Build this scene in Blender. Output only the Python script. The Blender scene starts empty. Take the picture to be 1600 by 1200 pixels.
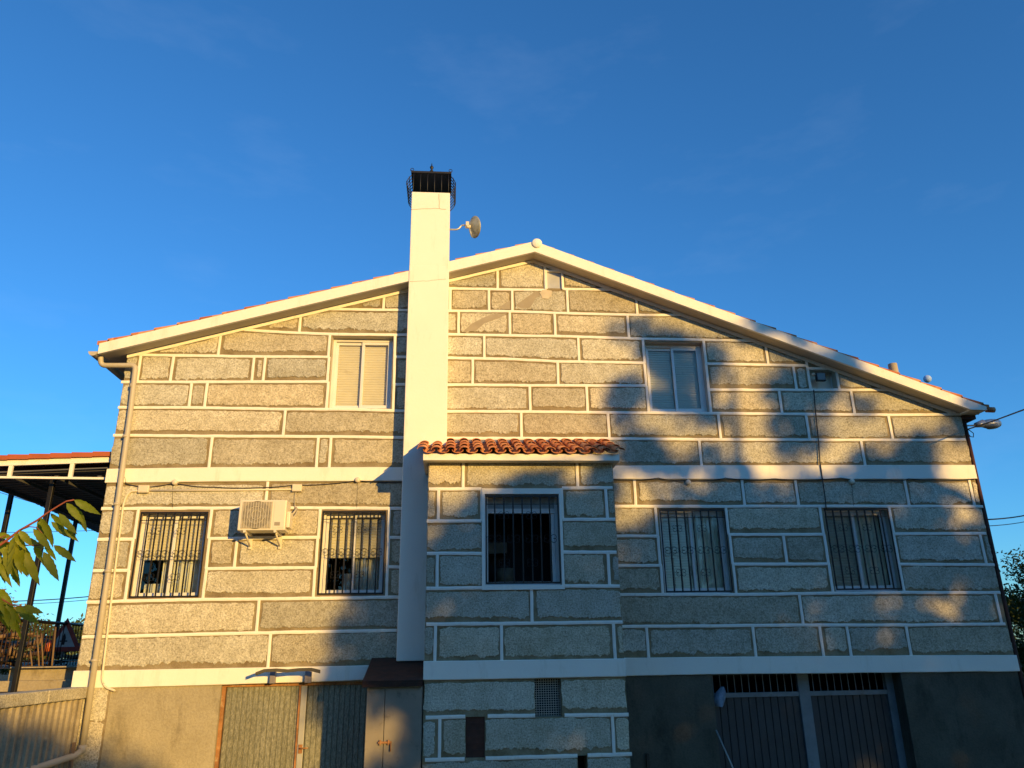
import bpy, bmesh, math, random
from mathutils import Vector, Matrix, noise as mnoise
import numpy as np
random.seed(7)
C = bpy.context.scene.collection
# ------------------------------------------------------------------ camera
CZ = 2.6                      # eye height above the yard in front of the garage doors
DW = 12.5                     # distance of the eye from the facade plane (y = 0)
F = 1190.0
YAW, PITCH, ROLL = 0.08021032, 0.33922368, -0.01640229
_f = Vector((math.sin(YAW)*math.cos(PITCH), math.cos(YAW)*math.cos(PITCH), math.sin(PITCH)))
_r0 = Vector((math.cos(YAW), -math.sin(YAW), 0)); _u0 = _r0.cross(_f)
CR = math.cos(ROLL)*_r0 + math.sin(ROLL)*_u0
CU = -math.sin(ROLL)*_r0 + math.cos(ROLL)*_u0
cam = bpy.data.cameras.new('camera'); camo = bpy.data.objects.new('camera', cam); C.objects.link(camo)
M = Matrix((CR, CU, -_f)).transposed().to_4x4(); M.translation = Vector((0, -DW, CZ))
camo.matrix_world = M
cam.sensor_width = 36.0; cam.lens = F/1600*36.0; cam.clip_end = 5000; cam.clip_start = 0.05
bpy.context.scene.camera = camo
# ------------------------------------------------------------------ sky and sun
SX, SY, SZ = 0.60, -1.0, 0.175          # direction towards the sun
SUN_AZ = math.atan2(SX, SY); SUN_EL = math.atan2(SZ, math.hypot(SX, SY))
w = bpy.data.worlds.new('World'); bpy.context.scene.world = w; w.use_nodes = True
nt = w.node_tree; nt.nodes.clear()
sky = nt.nodes.new('ShaderNodeTexSky'); sky.sky_type = 'NISHITA'; sky.sun_disc = False
sky.sun_elevation = SUN_EL; sky.sun_rotation = SUN_AZ
sky.altitude = 0; sky.air_density = 1.0; sky.dust_density = 0.08; sky.ozone_density = 5.6
hs = nt.nodes.new('ShaderNodeHueSaturation'); hs.inputs['Saturation'].default_value = 1.0
bg = nt.nodes.new('ShaderNodeBackground'); bg.inputs['Strength'].default_value = 0.15
wo = nt.nodes.new('ShaderNodeOutputWorld')
nt.links.new(sky.outputs[0], hs.inputs['Color']); tc = nt.nodes.new('ShaderNodeTexCoord'); mpw = nt.nodes.new('ShaderNodeMapping'); mpw.inputs['Scale'].default_value = (3.0, 3.0, 9.0); mpw.inputs['Rotation'].default_value = (0, .42, 0)
nw = nt.nodes.new('ShaderNodeTexNoise'); nw.inputs['Scale'].default_value = 1.6; nw.inputs['Detail'].default_value = 7; nw.inputs['Roughness'].default_value = .58
rw_ = nt.nodes.new('ShaderNodeValToRGB'); rw_.color_ramp.elements[0].position = .56; rw_.color_ramp.elements[1].position = .85; rw_.color_ramp.elements[1].color = (.035, .035, .035, 1)
mw = nt.nodes.new('ShaderNodeMix'); mw.data_type = 'RGBA'; mw.inputs[7].default_value = (4.5, 5.2, 6.0, 1)
nt.links.new(tc.outputs['Generated'], mpw.inputs[0]); nt.links.new(mpw.outputs[0], nw.inputs['Vector']); nt.links.new(nw.outputs[0], rw_.inputs[0]); nt.links.new(rw_.outputs[0], mw.inputs[0])
gr = nt.nodes.new('ShaderNodeMix'); gr.data_type = 'RGBA'; gr.blend_type = 'MULTIPLY'; gr.inputs[0].default_value = 1.0; gr.inputs[7].default_value = (.80, 1.10, 1.13, 1)
nt.links.new(hs.outputs[0], gr.inputs[6]); nt.links.new(gr.outputs[2], mw.inputs[6]); nt.links.new(mw.outputs[2], bg.inputs[0]); nt.links.new(bg.outputs[0], wo.inputs[0])
sl = bpy.data.lights.new('sun', 'SUN'); sl.energy = 3.6; sl.angle = math.radians(0.53); sl.color = (1.0, 0.61, 0.165)
so = bpy.data.objects.new('sun', sl); C.objects.link(so)
so.rotation_euler = Vector((SX, SY, SZ)).to_track_quat('Z', 'Y').to_euler(); so.location = (30, -50, 30)
vs = bpy.context.scene.view_settings
vs.view_transform = 'Standard'; vs.look = 'None'; vs.exposure = 0.65; vs.gamma = 1.0
# ------------------------------------------------------------------ helpers
def ray(px, py): return (px-800)*CR - (py-600)*CU + F*_f
def W(px, py, dep=0.0):
    """point seen at photo pixel (px, py), standing dep metres in front of the facade plane"""
    d = ray(px, py); return Vector((0, -DW, CZ)) + d*((DW-dep)/d.y)
def WY(px, py, Y): return W(px, py, DW-Y)          # Y metres in front of the eye
def WX(px, py, dep=0.0): return W(px, py, dep).x
def WZ(px, py, dep=0.0): return W(px, py, dep).z
def tag(o, label=None, cat=None, group=None, kind=None):
    for k, v in (('label', label), ('category', cat), ('group', group), ('kind', kind)):
        if v: o[k] = v
    return o
def empty(name, loc, label=None, cat=None, group=None):
    o = bpy.data.objects.new(name, None); C.objects.link(o); o.location = loc; o.empty_display_size = .2
    return tag(o, label, cat, group)
def abs_loc(o):
    l = Vector((0, 0, 0))
    while o: l = l + Vector(o.location); o = o.parent
    return l
def link(name, me, m, parent=None, smooth=False):
    o = bpy.data.objects.new(name, me); C.objects.link(o)
    ms = m if isinstance(m, (list, tuple)) else [m]
    for x in ms: me.materials.append(x)
    if smooth:
        for p in me.polygons: p.use_smooth = True
    if parent is not None:
        o.parent = parent; o.location = -abs_loc(parent)
    return o
class MB:
    def __init__(s): s.bm = bmesh.new(); s.mi = 0
    def face(s, pts):
        vs_ = [s.bm.verts.new(p) for p in pts]; f = s.bm.faces.new(vs_); f.material_index = s.mi; return f
    def box(s, x0, x1, y0, y1, z0, z1, bev=0):
        if x1 < x0: x0, x1 = x1, x0
        if y1 < y0: y0, y1 = y1, y0
        if z1 < z0: z0, z1 = z1, z0
        v = [s.bm.verts.new(p) for p in ((x0,y0,z0),(x1,y0,z0),(x1,y1,z0),(x0,y1,z0),(x0,y0,z1),(x1,y0,z1),(x1,y1,z1),(x0,y1,z1))]
        fs = [s.bm.faces.new([v[i] for i in q]) for q in ((0,3,2,1),(4,5,6,7),(0,1,5,4),(1,2,6,5),(2,3,7,6),(3,0,4,7))]
        for f in fs: f.material_index = s.mi
        if bev:
            es = list({e for f in fs for e in f.edges})
            bmesh.ops.bevel(s.bm, geom=es, offset=bev, segments=2, affect='EDGES', profile=.5)
        return s
    def prism(s, pts, y0, y1):
        """polygon given as (x, z) pushed from y0 to y1"""
        a = [s.bm.verts.new((p[0], y0, p[1])) for p in pts]; b = [s.bm.verts.new((p[0], y1, p[1])) for p in pts]
        n = len(pts); fs = [s.bm.faces.new(a), s.bm.faces.new(b[::-1])]
        for i in range(n): fs.append(s.bm.faces.new((a[i], b[i], b[(i+1) % n], a[(i+1) % n])))
        for f in fs: f.material_index = s.mi
        return s
    def hexa(s, a, b):
        """two quads (lists of 4 points) joined to a solid"""
        va = [s.bm.verts.new(p) for p in a]; vb = [s.bm.verts.new(p) for p in b]; n = len(a)
        fs = [s.bm.faces.new(va[::-1]), s.bm.faces.new(vb)]
        for i in range(n): fs.append(s.bm.faces.new((va[i], va[(i+1) % n], vb[(i+1) % n], vb[i])))
        for f in fs: f.material_index = s.mi
        return s
    def tube(s, pts, r, n=8, cap=True, r1=None):
        pts = [Vector(p) for p in pts]; rings = []; L = len(pts)
        up = Vector((0, 0, 1)); t0 = (pts[1]-pts[0]).normalized()
        if abs(t0.dot(up)) > .95: up = Vector((0, 1, 0))
        nrm = (up - up.dot(t0)*t0).normalized()
        for i, p in enumerate(pts):
            t = ((pts[min(i+1, L-1)]-p).normalized() + (p-pts[max(i-1, 0)]).normalized())
            t = t.normalized() if t.length > 1e-6 else t0
            nrm = (nrm - nrm.dot(t)*t).normalized(); bn = t.cross(nrm)
            rr = r if r1 is None else r+(r1-r)*i/(L-1)
            rings.append([s.bm.verts.new(p + rr*(math.cos(2*math.pi*k/n)*nrm + math.sin(2*math.pi*k/n)*bn)) for k in range(n)])
        for i in range(L-1):
            for k in range(n):
                f = s.bm.faces.new((rings[i][k], rings[i][(k+1) % n], rings[i+1][(k+1) % n], rings[i+1][k])); f.smooth = True; f.material_index = s.mi
        if cap:
            for q in (rings[0][::-1], rings[-1]):
                f = s.bm.faces.new(q); f.material_index = s.mi
        return s
    def lathe(s, c, axis, prof, n=20):
        """profile (radius, distance along axis) turned round axis at c"""
        ax = Vector(axis).normalized(); u = ax.orthogonal().normalized(); v = ax.cross(u); c = Vector(c); rings = []
        for (rr, h) in prof:
            rings.append([s.bm.verts.new(c + ax*h + rr*(math.cos(2*math.pi*k/n)*u + math.sin(2*math.pi*k/n)*v)) for k in range(n)])
        for i in range(len(prof)-1):
            for k in range(n):
                f = s.bm.faces.new((rings[i][k], rings[i][(k+1) % n], rings[i+1][(k+1) % n], rings[i+1][k])); f.smooth = True; f.material_index = s.mi
        return s
    def build(s, name, m, parent=None, recalc=True):
        if recalc: bmesh.ops.recalc_face_normals(s.bm, faces=s.bm.faces)
        me = bpy.data.meshes.new(name); s.bm.to_mesh(me); s.bm.free()
        return link(name, me, m, parent)
def arrmesh(name, verts, faces):
    me = bpy.data.meshes.new(name); v = np.asarray(verts, dtype=np.float32).reshape(-1, 3); f = np.asarray(faces, dtype=np.int32)
    k = f.shape[1]; n = len(f)
    me.vertices.add(len(v)); me.vertices.foreach_set('co', v.ravel())
    me.loops.add(n*k); me.loops.foreach_set('vertex_index', f.ravel())
    me.polygons.add(n); me.polygons.foreach_set('loop_start', np.arange(n, dtype=np.int32)*k); me.polygons.foreach_set('loop_total', np.full(n, k, dtype=np.int32))
    me.update(calc_edges=True); return me
# ------------------------------------------------------------------ materials
def nodes(name):
    m = bpy.data.materials.new(name); m.use_nodes = True; t = m.node_tree; t.nodes.clear()
    o = t.nodes.new('ShaderNodeOutputMaterial'); b = t.nodes.new('ShaderNodeBsdfPrincipled'); t.links.new(b.outputs[0], o.inputs[0])
    return m, t, b
def N(t, kind, **kw):
    n = t.nodes.new(kind)
    for k, v in kw.items():
        if k in n.inputs.keys(): n.inputs[k].default_value = v
        else: setattr(n, k, v)
    return n
def ramp(t, src, stops):
    r = t.nodes.new('ShaderNodeValToRGB'); e = r.color_ramp.elements
    while len(e) < len(stops): e.new(.5)
    for i, (p, c) in enumerate(stops): e[i].position = p; e[i].color = (*c, 1) if len(c) == 3 else c
    t.links.new(src, r.inputs[0]); return r.outputs[0]
def mixc(t, fac, a, b, mode='MIX'):
    n = t.nodes.new('ShaderNodeMix'); n.data_type = 'RGBA'; n.blend_type = mode
    for sock, v in ((n.inputs[0], fac), (n.inputs[6], a), (n.inputs[7], b)):
        if hasattr(v, 'is_output'): t.links.new(v, sock)
        else: sock.default_value = v if isinstance(v, float) else ((*v, 1) if len(v) == 3 else v)
    return n.outputs[2]
def coords(t, scale=(1, 1, 1)):
    c = t.nodes.new('ShaderNodeTexCoord'); mp = t.nodes.new('ShaderNodeMapping'); mp.inputs['Scale'].default_value = scale
    t.links.new(c.outputs['Object'], mp.inputs[0]); return mp.outputs[0]
def noi(t, co, scale, detail=4, rough=.55):
    n = N(t, 'ShaderNodeTexNoise', Scale=scale, Detail=detail, Roughness=rough); t.links.new(co, n.inputs['Vector']); return n.outputs[0]
def bump(t, b, src, strength, dist):
    n = N(t, 'ShaderNodeBump', Strength=strength, Distance=dist); t.links.new(src, n.inputs['Height']); t.links.new(n.outputs[0], b.inputs['Normal'])
def simple(name, col, rough=.6, metal=0.0, var=.12, scale=6, bstr=.15, bscale=60, bdist=.004, spec=.5, stretch=(1, 1, 1), dirt=None):
    m, t, b = nodes(name); co = coords(t, stretch)
    n1 = noi(t, co, scale, 5, .6)
    lo = tuple(c*(1-var) for c in col); hi = tuple(min(1, c*(1+var)) for c in col)
    c = ramp(t, n1, [(.3, lo), (.7, hi)])
    if dirt:
        n2 = noi(t, co, dirt[1], 6, .7); f = ramp(t, n2, [(dirt[2], (0, 0, 0)), (dirt[2]+.14, (1, 1, 1))])
        c = mixc(t, f, c, dirt[0])
    t.links.new(c, b.inputs['Base Color']); b.inputs['Roughness'].default_value = rough; b.inputs['Metallic'].default_value = metal
    b.inputs['Specular IOR Level'].default_value = spec
    if bstr: bump(t, b, noi(t, co, bscale, 3, .6), bstr, bdist)
    return m
def granite_mat():
    m, t, b = nodes('rough_granite'); co = coords(t)
    at = t.nodes.new('ShaderNodeAttribute'); at.attribute_name = 'tone'
    fine = noi(t, co, 44, 3, .8); mid = noi(t, co, 5.5, 4, .6); big = noi(t, co, 1.1, 3, .5)
    c = ramp(t, fine, [(.34, (.32, .30, .235)), (.45, (.54, .52, .42)), (.56, (.66, .635, .52)), (.68, (.84, .82, .69))])
    v = N(t, 'ShaderNodeTexVoronoi', Scale=30.0); t.links.new(co, v.inputs['Vector'])
    sp = ramp(t, v.outputs['Distance'], [(.10, (.45, .43, .38)), (.24, (1, 1, 1))])
    c = mixc(t, .75, c, sp, 'MULTIPLY')
    c = mixc(t, .8, c, ramp(t, mid, [(.3, (.74, .72, .66)), (.65, (1.0, 1.0, 1.0))]), 'MULTIPLY')
    c = mixc(t, .8, c, ramp(t, big, [(.35, (.84, .82, .78)), (.65, (1, 1, 1))]), 'MULTIPLY')
    c = mixc(t, 1.0, c, at.outputs['Color'], 'MULTIPLY')
    t.links.new(c, b.inputs['Base Color']); b.inputs['Roughness'].default_value = .92; b.inputs['Specular IOR Level'].default_value = .25
    ad = N(t, 'ShaderNodeMath', operation='ADD'); t.links.new(fine, ad.inputs[0]); t.links.new(mid, ad.inputs[1])
    bump(t, b, ad.outputs[0], .42, .011)
    return m
def mortar_mat():
    m, t, b = nodes('smeared_mortar'); co = coords(t)
    a = noi(t, co, 3.5, 6, .65); f = noi(t, co, 45, 3, .6)
    c = ramp(t, a, [(.30, (.19, .14, .075)), (.5, (.29, .235, .14)), (.72, (.38, .325, .215))])
    c = mixc(t, .5, c, ramp(t, f, [(.35, (.72, .72, .72)), (.6, (1, 1, 1))]), 'MULTIPLY')
    t.links.new(c, b.inputs['Base Color']); b.inputs['Roughness'].default_value = .95; b.inputs['Specular IOR Level'].default_value = .2
    bump(t, b, f, .5, .008); return m
def stucco_mat(name, lo, hi, stain):
    m, t, b = nodes(name); co = coords(t); cs = coords(t, (1.0, 1.0, .45))
    a = noi(t, co, 1.6, 6, .6); s = noi(t, cs, 2.6, 7, .7); f = noi(t, co, 30, 3, .7)
    c = ramp(t, a, [(.3, lo), (.7, hi)])
    c = mixc(t, ramp(t, s, [(.52, (0, 0, 0)), (.66, (.75, .75, .75))]), c, stain)
    c = mixc(t, .5, c, ramp(t, f, [(.35, (.66, .66, .66)), (.6, (1, 1, 1))]), 'MULTIPLY')
    t.links.new(c, b.inputs['Base Color']); b.inputs['Roughness'].default_value = .93; b.inputs['Specular IOR Level'].default_value = .2
    bump(t, b, f, .5, .012); return m
def white_mat(name='white_masonry_paint', col=(.92, .885, .77), sc=2.4, th=.55):
    m, t, b = nodes(name); co = coords(t); cs = coords(t, (1.5, 1.5, .3))
    a = noi(t, co, .9, 5, .6); s = noi(t, cs, sc, 7, .75)
    c = ramp(t, a, [(.3, tuple(x*.95 for x in col)), (.7, col)])
    c = mixc(t, ramp(t, s, [(th, (0, 0, 0)), (th+.2, (.5, .5, .5))]), c, tuple(x*y for x, y in zip(col, (.66, .62, .52))))
    t.links.new(c, b.inputs['Base Color']); b.inputs['Roughness'].default_value = .75; b.inputs['Specular IOR Level'].default_value = .3
    bump(t, b, noi(t, co, 22, 4, .6), .22, .008); return m
def tile_mat():
    m, t, b = nodes('clay_roof_tile'); co = coords(t)
    v = N(t, 'ShaderNodeTexVoronoi', Scale=4.2); t.links.new(co, v.inputs['Vector'])
    c = ramp(t, v.outputs['Color'], [(.1, (.40, .12, .045)), (.5, (.55, .20, .075)), (.9, (.68, .33, .15))])
    n = noi(t, co, 9, 6, .7)
    c = mixc(t, ramp(t, n, [(.6, (0, 0, 0)), (.8, (.4, .4, .4))]), c, (.28, .16, .09))
    t.links.new(c, b.inputs['Base Color']); b.inputs['Roughness'].default_value = .85
    bump(t, b, noi(t, co, 40, 3), .4, .006); return m
def glass_mat():
    m = bpy.data.materials.new('window_glass'); m.use_nodes = True; t = m.node_tree; t.nodes.clear()
    o = t.nodes.new('ShaderNodeOutputMaterial'); mx = t.nodes.new('ShaderNodeMixShader')
    tr = N(t, 'ShaderNodeBsdfTransparent', Color=(.90, .93, .91, 1)); gl = N(t, 'ShaderNodeBsdfGlossy', Roughness=.015, Color=(.95, .97, 1, 1))
    fr = N(t, 'ShaderNodeFresnel', IOR=1.52); ad = N(t, 'ShaderNodeMath', operation='MULTIPLY_ADD'); ad.inputs[1].default_value = .95; ad.inputs[2].default_value = .0
    co = coords(t); bp = N(t, 'ShaderNodeBump', Strength=.05, Distance=.02); t.links.new(noi(t, co, 2.2, 2), bp.inputs['Height']); t.links.new(bp.outputs[0], gl.inputs['Normal'])
    t.links.new(fr.outputs[0], ad.inputs[0]); t.links.new(ad.outputs[0], mx.inputs[0]); t.links.new(tr.outputs[0], mx.inputs[1]); t.links.new(gl.outputs[0], mx.inputs[2]); t.links.new(mx.outputs[0], o.inputs[0])
    return m
def leaf_mat(name, lo, hi, trans=.35):
    m = bpy.data.materials.new(name); m.use_nodes = True; t = m.node_tree; t.nodes.clear()
    o = t.nodes.new('ShaderNodeOutputMaterial'); mx = t.nodes.new('ShaderNodeMixShader'); mx.inputs[0].default_value = trans
    b = t.nodes.new('ShaderNodeBsdfPrincipled'); b.inputs['Roughness'].default_value = .5; b.inputs['Specular IOR Level'].default_value = .35
    tl = t.nodes.new('ShaderNodeBsdfTranslucent'); co = coords(t)
    c = ramp(t, noi(t, co, 3.0, 5, .7), [(.3, lo), (.7, hi)])
    t.links.new(c, b.inputs['Base Color']); c2 = mixc(t, 1.0, c, (1.5, 1.35, .45), 'MULTIPLY'); t.links.new(c2, tl.inputs[0])
    t.links.new(b.outputs[0], mx.inputs[1]); t.links.new(tl.outputs[0], mx.inputs[2]); t.links.new(mx.outputs[0], o.inputs[0]); return m
def galv_mat():
    m, t, b = nodes('speckled_galvanised_sheet'); co = coords(t, (1, 1, .35))
    n = noi(t, co, 60, 3, .8); big = noi(t, co, 2.0, 5, .6)
    c = ramp(t, n, [(.36, (.17, .17, .125)), (.52, (.29, .29, .215)), (.68, (.44, .43, .33))])
    c = mixc(t, .7, c, ramp(t, big, [(.3, (.75, .74, .66)), (.7, (1, 1, 1))]), 'MULTIPLY')
    t.links.new(c, b.inputs['Base Color']); b.inputs['Roughness'].default_value = .6; b.inputs['Metallic'].default_value = .3
    bump(t, b, n, .2, .004); return m
MT = dict(
    granite=granite_mat(), mortar=mortar_mat(), white=white_mat(), joint=white_mat('white_joint_paint', (.92, .885, .78), 9.0, .54),
    tile=tile_mat(), glass=glass_mat(), galv=galv_mat(),
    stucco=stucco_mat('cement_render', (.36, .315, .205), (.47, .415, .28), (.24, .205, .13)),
    dark_stucco=stucco_mat('dark_render', (.085, .08, .06), (.13, .12, .09), (.05, .048, .036)),  # right basement render, darker than the left
    concrete=stucco_mat('grey_concrete', (.32, .275, .19), (.44, .38, .27), (.22, .18, .115)),
    iron=simple('black_wrought_iron', (.016, .015, .014), .45, .3, .3, 12, .2),
    alu=simple('white_lacquered_aluminium', (.74, .73, .70), .35, 0, .05, 4, .05),
    shutter=simple('cream_shutter_slats', (.66, .60, .47), .5, 0, .05, 3, .05, dirt=((.5, .44, .33), 5, .62)),
    shaded_shutter=simple('shaded_shutter_slats', (.62, .60, .50), .5, 0, .06, 3, .05, dirt=((.34, .33, .28), 5, .62)),  # cooler copy of the cream slats, shade put into the colour
    curtain=simple('white_net_curtain', (.62, .62, .56), .9, 0, .08, 8, .1),
    grey_curtain=simple('pale_curtain', (.78, .78, .66), .9, 0, .12, 8, .1),
    dark=simple('unlit_room_black', (.014, .012, .012), .9, 0, .3, 2, 0),  # near-black colour stands in for the darkness of unlit rooms
    reveal=simple('reveal_plaster', (.55, .50, .40), .85, 0, .12, 4, .25, 40),
    stone_trim=simple('brown_stone_trim', (.26, .19, .12), .85, 0, .2, 6, .3, 40),
    pvc=simple('beige_pvc', (.50, .45, .34), .5, 0, .06, 3, .05),
    arm=simple('dark_olive_metal', (.085, .075, .05), .6, .2, .2, 8, .2),
    cream=simple('cream_plastic', (.74, .66, .50), .5, 0, .05, 4, .05),
    ac=simple('air_conditioner_casing', (.76, .70, .56), .45, 0, .04, 4, .04, dirt=((.6, .54, .4), 6, .66)),
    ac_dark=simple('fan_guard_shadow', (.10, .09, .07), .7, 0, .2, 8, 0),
    rust=simple('orange_rusted_steel', (.36, .17, .06), .8, .1, .35, 8, .5, 50, dirt=((.5, .36, .2), 10, .55)),
    rust_dark=simple('dark_rusted_sheet', (.055, .022, .011), .85, .1, .4, 7, .5, 40, dirt=((.035, .018, .012), 6, .5)),
    brownbox=simple('dark_red_brown_board', (.065, .02, .01), .7, 0, .3, 10, .3),
    steel=simple('painted_grey_steel', (.17, .20, .22), .5, .1, .15, 5, .15, dirt=((.12, .11, .09), 6, .6)),
    steel_light=simple('light_grey_steel', (.42, .42, .38), .5, .1, .1, 5, .1, dirt=((.3, .2, .1), 9, .64)),
    cabinet=simple('weathered_beige_sheet_metal', (.25, .22, .17), .6, .05, .14, 2.5, .1, dirt=((.12, .095, .07), 3.5, .56)),
    panel=simple('blue_grey_ribbed_sheet', (.026, .034, .042), .5, .1, .2, 3, .15, dirt=((.04, .035, .026), 7, .63)),
    cable=simple('black_cable', (.02, .02, .02), .6, 0, .1, 3, 0),
    lead=simple('grey_lead_flashing', (.24, .22, .24), .6, .1, .12, 6, .3),
    clay=simple('beige_clay_pipe', (.42, .36, .25), .8, 0, .12, 6, .3),
    dish=simple('grey_dish_metal', (.42, .42, .34), .5, .3, .2, 14, .2),
    lampgrey=simple('lamp_aluminium', (.50, .50, .46), .4, .4, .08, 4, .05),
    lampglass=simple('milky_lamp_glass', (.55, .55, .50), .25, 0, .05, 4, 0),
    black=simple('black_painted_sheet', (.012, .011, .010), .5, .1, .3, 6, .1),
    bark=simple('brown_bark', (.10, .065, .04), .9, 0, .3, 9, .8, 25, .02),
    twig=simple('red_brown_twig', (.26, .07, .04), .6, 0, .2, 20, .2),
    leaf=leaf_mat('glossy_green_leaf', (.14, .20, .018), (.34, .36, .035), .5),
    leaf_dark=leaf_mat('dark_tree_leaf', (.028, .05, .014), (.07, .10, .025), .25),
    leaf_far=leaf_mat('far_wood_leaf', (.05, .075, .02), (.10, .12, .035), .15),
    leaf_pink=leaf_mat('reddish_shrub_leaf', (.20, .13, .08), (.34, .24, .14), .25),
    grass=stucco_mat('shade_toned_dry_grass', (.035, .05, .018), (.07, .07, .028), (.085, .07, .04)),  # base colour darkened to stand for tree shade on the ground
    soil=stucco_mat('earth', (.14, .11, .075), (.20, .16, .11), (.10, .085, .05)),
    wood=simple('weathered_wood', (.20, .13, .075), .85, 0, .35, 12, .6, 30, stretch=(1, 1, .3)),
    sheetroof=simple('dark_corrugated_underside', (.12, .12, .12), .6, .1, .15, 3, .15),
    redroof=simple('red_sheet_roof_edge', (.44, .11, .03), .6, 0, .15, 3, .1),
    red=simple('faded_red_paint', (.36, .05, .03), .6, 0, .2, 12, .1),
    signwhite=simple('weathered_sign_white', (.50, .52, .50), .5, 0, .15, 12, .1),
    cloth=simple('blue_grey_cloth', (.22, .28, .36), .95, 0, .2, 15, .5),
    orange=simple('orange_plastic', (.55, .12, .03), .5, 0, .1, 5, .1),
    crack=simple('hairline_crack', (.34, .29, .20), .9, 0, .2, 10, 0),
    patch=simple('smooth_cement_patch', (.36, .31, .22), .95, 0, .12, 4, .25, 25),
    whitepatch=simple('pale_filler', (.60, .52, .38), .9, 0, .08, 8, .2),
    moon=simple('hazed_moon', (.34, .46, .72), 1.0, 0, .35, .8, 0, spec=0),  # sky haze put into the moon's bluish base colour
    bedroom=simple('interior_object', (.13, .11, .07), .8, 0, .3, 5, 0),
)
# ------------------------------------------------------------------ house profile
XL, XR = -5.54, 9.12                       # side corners of the house
XA, ZA = 1.436, 6.876+CZ                   # gable apex of the wall
SL, SR = .2864, .3835                      # roof slopes
def rake(x): return ZA - SL*(XA-x) if x < XA else ZA - SR*(x-XA)
HD = 10.0                                  # depth of the house
ZG = 0.0                                   # yard level
def vnoise(x, seed, freq):
    return mnoise.noise(Vector((x*freq, seed*7.31, seed*1.7)))
# the openings, as (x0, x1, z0, z1) on their plane
def opening(tl, tr, bl, br, dep=0.0):
    a, b, c, d = W(*tl, dep), W(*tr, dep), W(*bl, dep), W(*br, dep)
    return ((a.x+c.x)/2, (b.x+d.x)/2, (c.z+d.z)/2, (a.z+b.z)/2)
OP = dict(
    UL=opening((519,526),(613,525),(513,638),(612,638)), UR=opening((1008,534.4),(1097,535),(1015.6,642.4),(1110,644)),
    L1=opening((222,798),(326,798),(198,936),(313,935.6)), L2=opening((504.7,797),(604.7,796),(494,931),(600,931)),
    R1=opening((1029,794.4),(1131,794.4),(1039.6,928),(1148,927)), R2=opening((1287,794),(1387.4,793),(1305,923.6),(1411,923.6)),
    SM=opening((1265,578),(1304,578),(1268,609),(1311,609)), VT=opening((854,425),(877,425),(855,450.5),(878,450.5)))
BD = 1.1                                   # projection of the bay
BOP = opening((757,772),(872,772),(758,915),(879,914), BD)
GR = (4.07, 7.15, ZG+.02, W(1200,1053.5).z)         # right garage opening
GL = (-3.42, -.55, ZG+.02, W(450,1067).z)           # left garage opening
def wall_sheet(mb, x0, x1, zb, ztop, holes, y, brk=()):
    xs = sorted({x0, x1, *brk, *[h[0] for h in holes], *[h[1] for h in holes]}); xs = [x for x in xs if x0 <= x <= x1]
    for a, b in zip(xs, xs[1:]):
        if b-a < 1e-5: continue
        hs_ = sorted([(h[2], h[3]) for h in holes if h[0] <= a+1e-6 and h[1] >= b-1e-6])
        z = zb
        for (h0, h1) in hs_:
            if h0 > z+1e-5: mb.face([(a,y,z),(b,y,z),(b,y,h0),(a,y,h0)])
            z = h1
        mb.face([(a,y,z),(b,y,z),(b,y,ztop(b)),(a,y,ztop(a))])
def reveals(mb, h, y0, y1):
    x0, x1, z0, z1 = h
    mb.face([(x0,y0,z0),(x0,y1,z0),(x0,y1,z1),(x0,y0,z1)]); mb.face([(x1,y0,z0),(x1,y0,z1),(x1,y1,z1),(x1,y1,z0)])
    mb.face([(x0,y0,z1),(x0,y1,z1),(x1,y1,z1),(x1,y0,z1)]); mb.face([(x0,y0,z0),(x1,y0,z0),(x1,y1,z0),(x0,y1,z0)])
house = empty('house', (1.8, 0, 0), 'two storey granite block house with white painted joints, tall white chimney and gable roof', 'house')
BANDZ = W(700, 1056).z                    # bottom of the lower white band
# stone backing, smeared with mortar
mb = MB()
wall_sheet(mb, XL, XR, BANDZ, rake, [OP[k] for k in OP], 0.0, (XA,))
mb.face([(XL,0,BANDZ),(XL,0,rake(XL)),(XL,HD,rake(XL)),(XL,HD,BANDZ)]); mb.face([(XR,0,BANDZ),(XR,HD,BANDZ),(XR,HD,rake(XR)),(XR,0,rake(XR))])
wall_sheet(mb, XL, XR, ZG-.3, rake, [], HD, (XA,))
mb.build('wall', MT['mortar'], house, recalc=False)
mb = MB(); mb.mi = 0
wall_sheet(mb, -5.05, 2.0, ZG-.3, lambda x: BANDZ, [(GL[0],GL[1],ZG-.3,GL[3])], 0.004)
mb.face([(XL,0,ZG-.3),(XL,0,BANDZ),(XL,HD,BANDZ),(XL,HD,ZG-.3)])
reveals(mb, GL, .004, .5)
mb.build('basement_wall', MT['stucco'], house, recalc=False)
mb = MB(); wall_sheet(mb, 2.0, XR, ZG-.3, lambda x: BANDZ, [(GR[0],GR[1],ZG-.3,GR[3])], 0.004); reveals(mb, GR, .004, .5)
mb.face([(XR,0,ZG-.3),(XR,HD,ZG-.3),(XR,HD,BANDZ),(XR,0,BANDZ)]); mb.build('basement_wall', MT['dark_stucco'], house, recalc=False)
# inside floors and partition so that the rooms stay dim
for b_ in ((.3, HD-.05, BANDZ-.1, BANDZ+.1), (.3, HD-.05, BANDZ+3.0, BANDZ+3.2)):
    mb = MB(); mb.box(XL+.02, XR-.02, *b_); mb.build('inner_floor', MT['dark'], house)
mb = MB(); mb.box(XL+.02, XR-.02, 4.0, 4.1, ZG, BANDZ+6); mb.build('inner_wall', MT['dark'], house)
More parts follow.
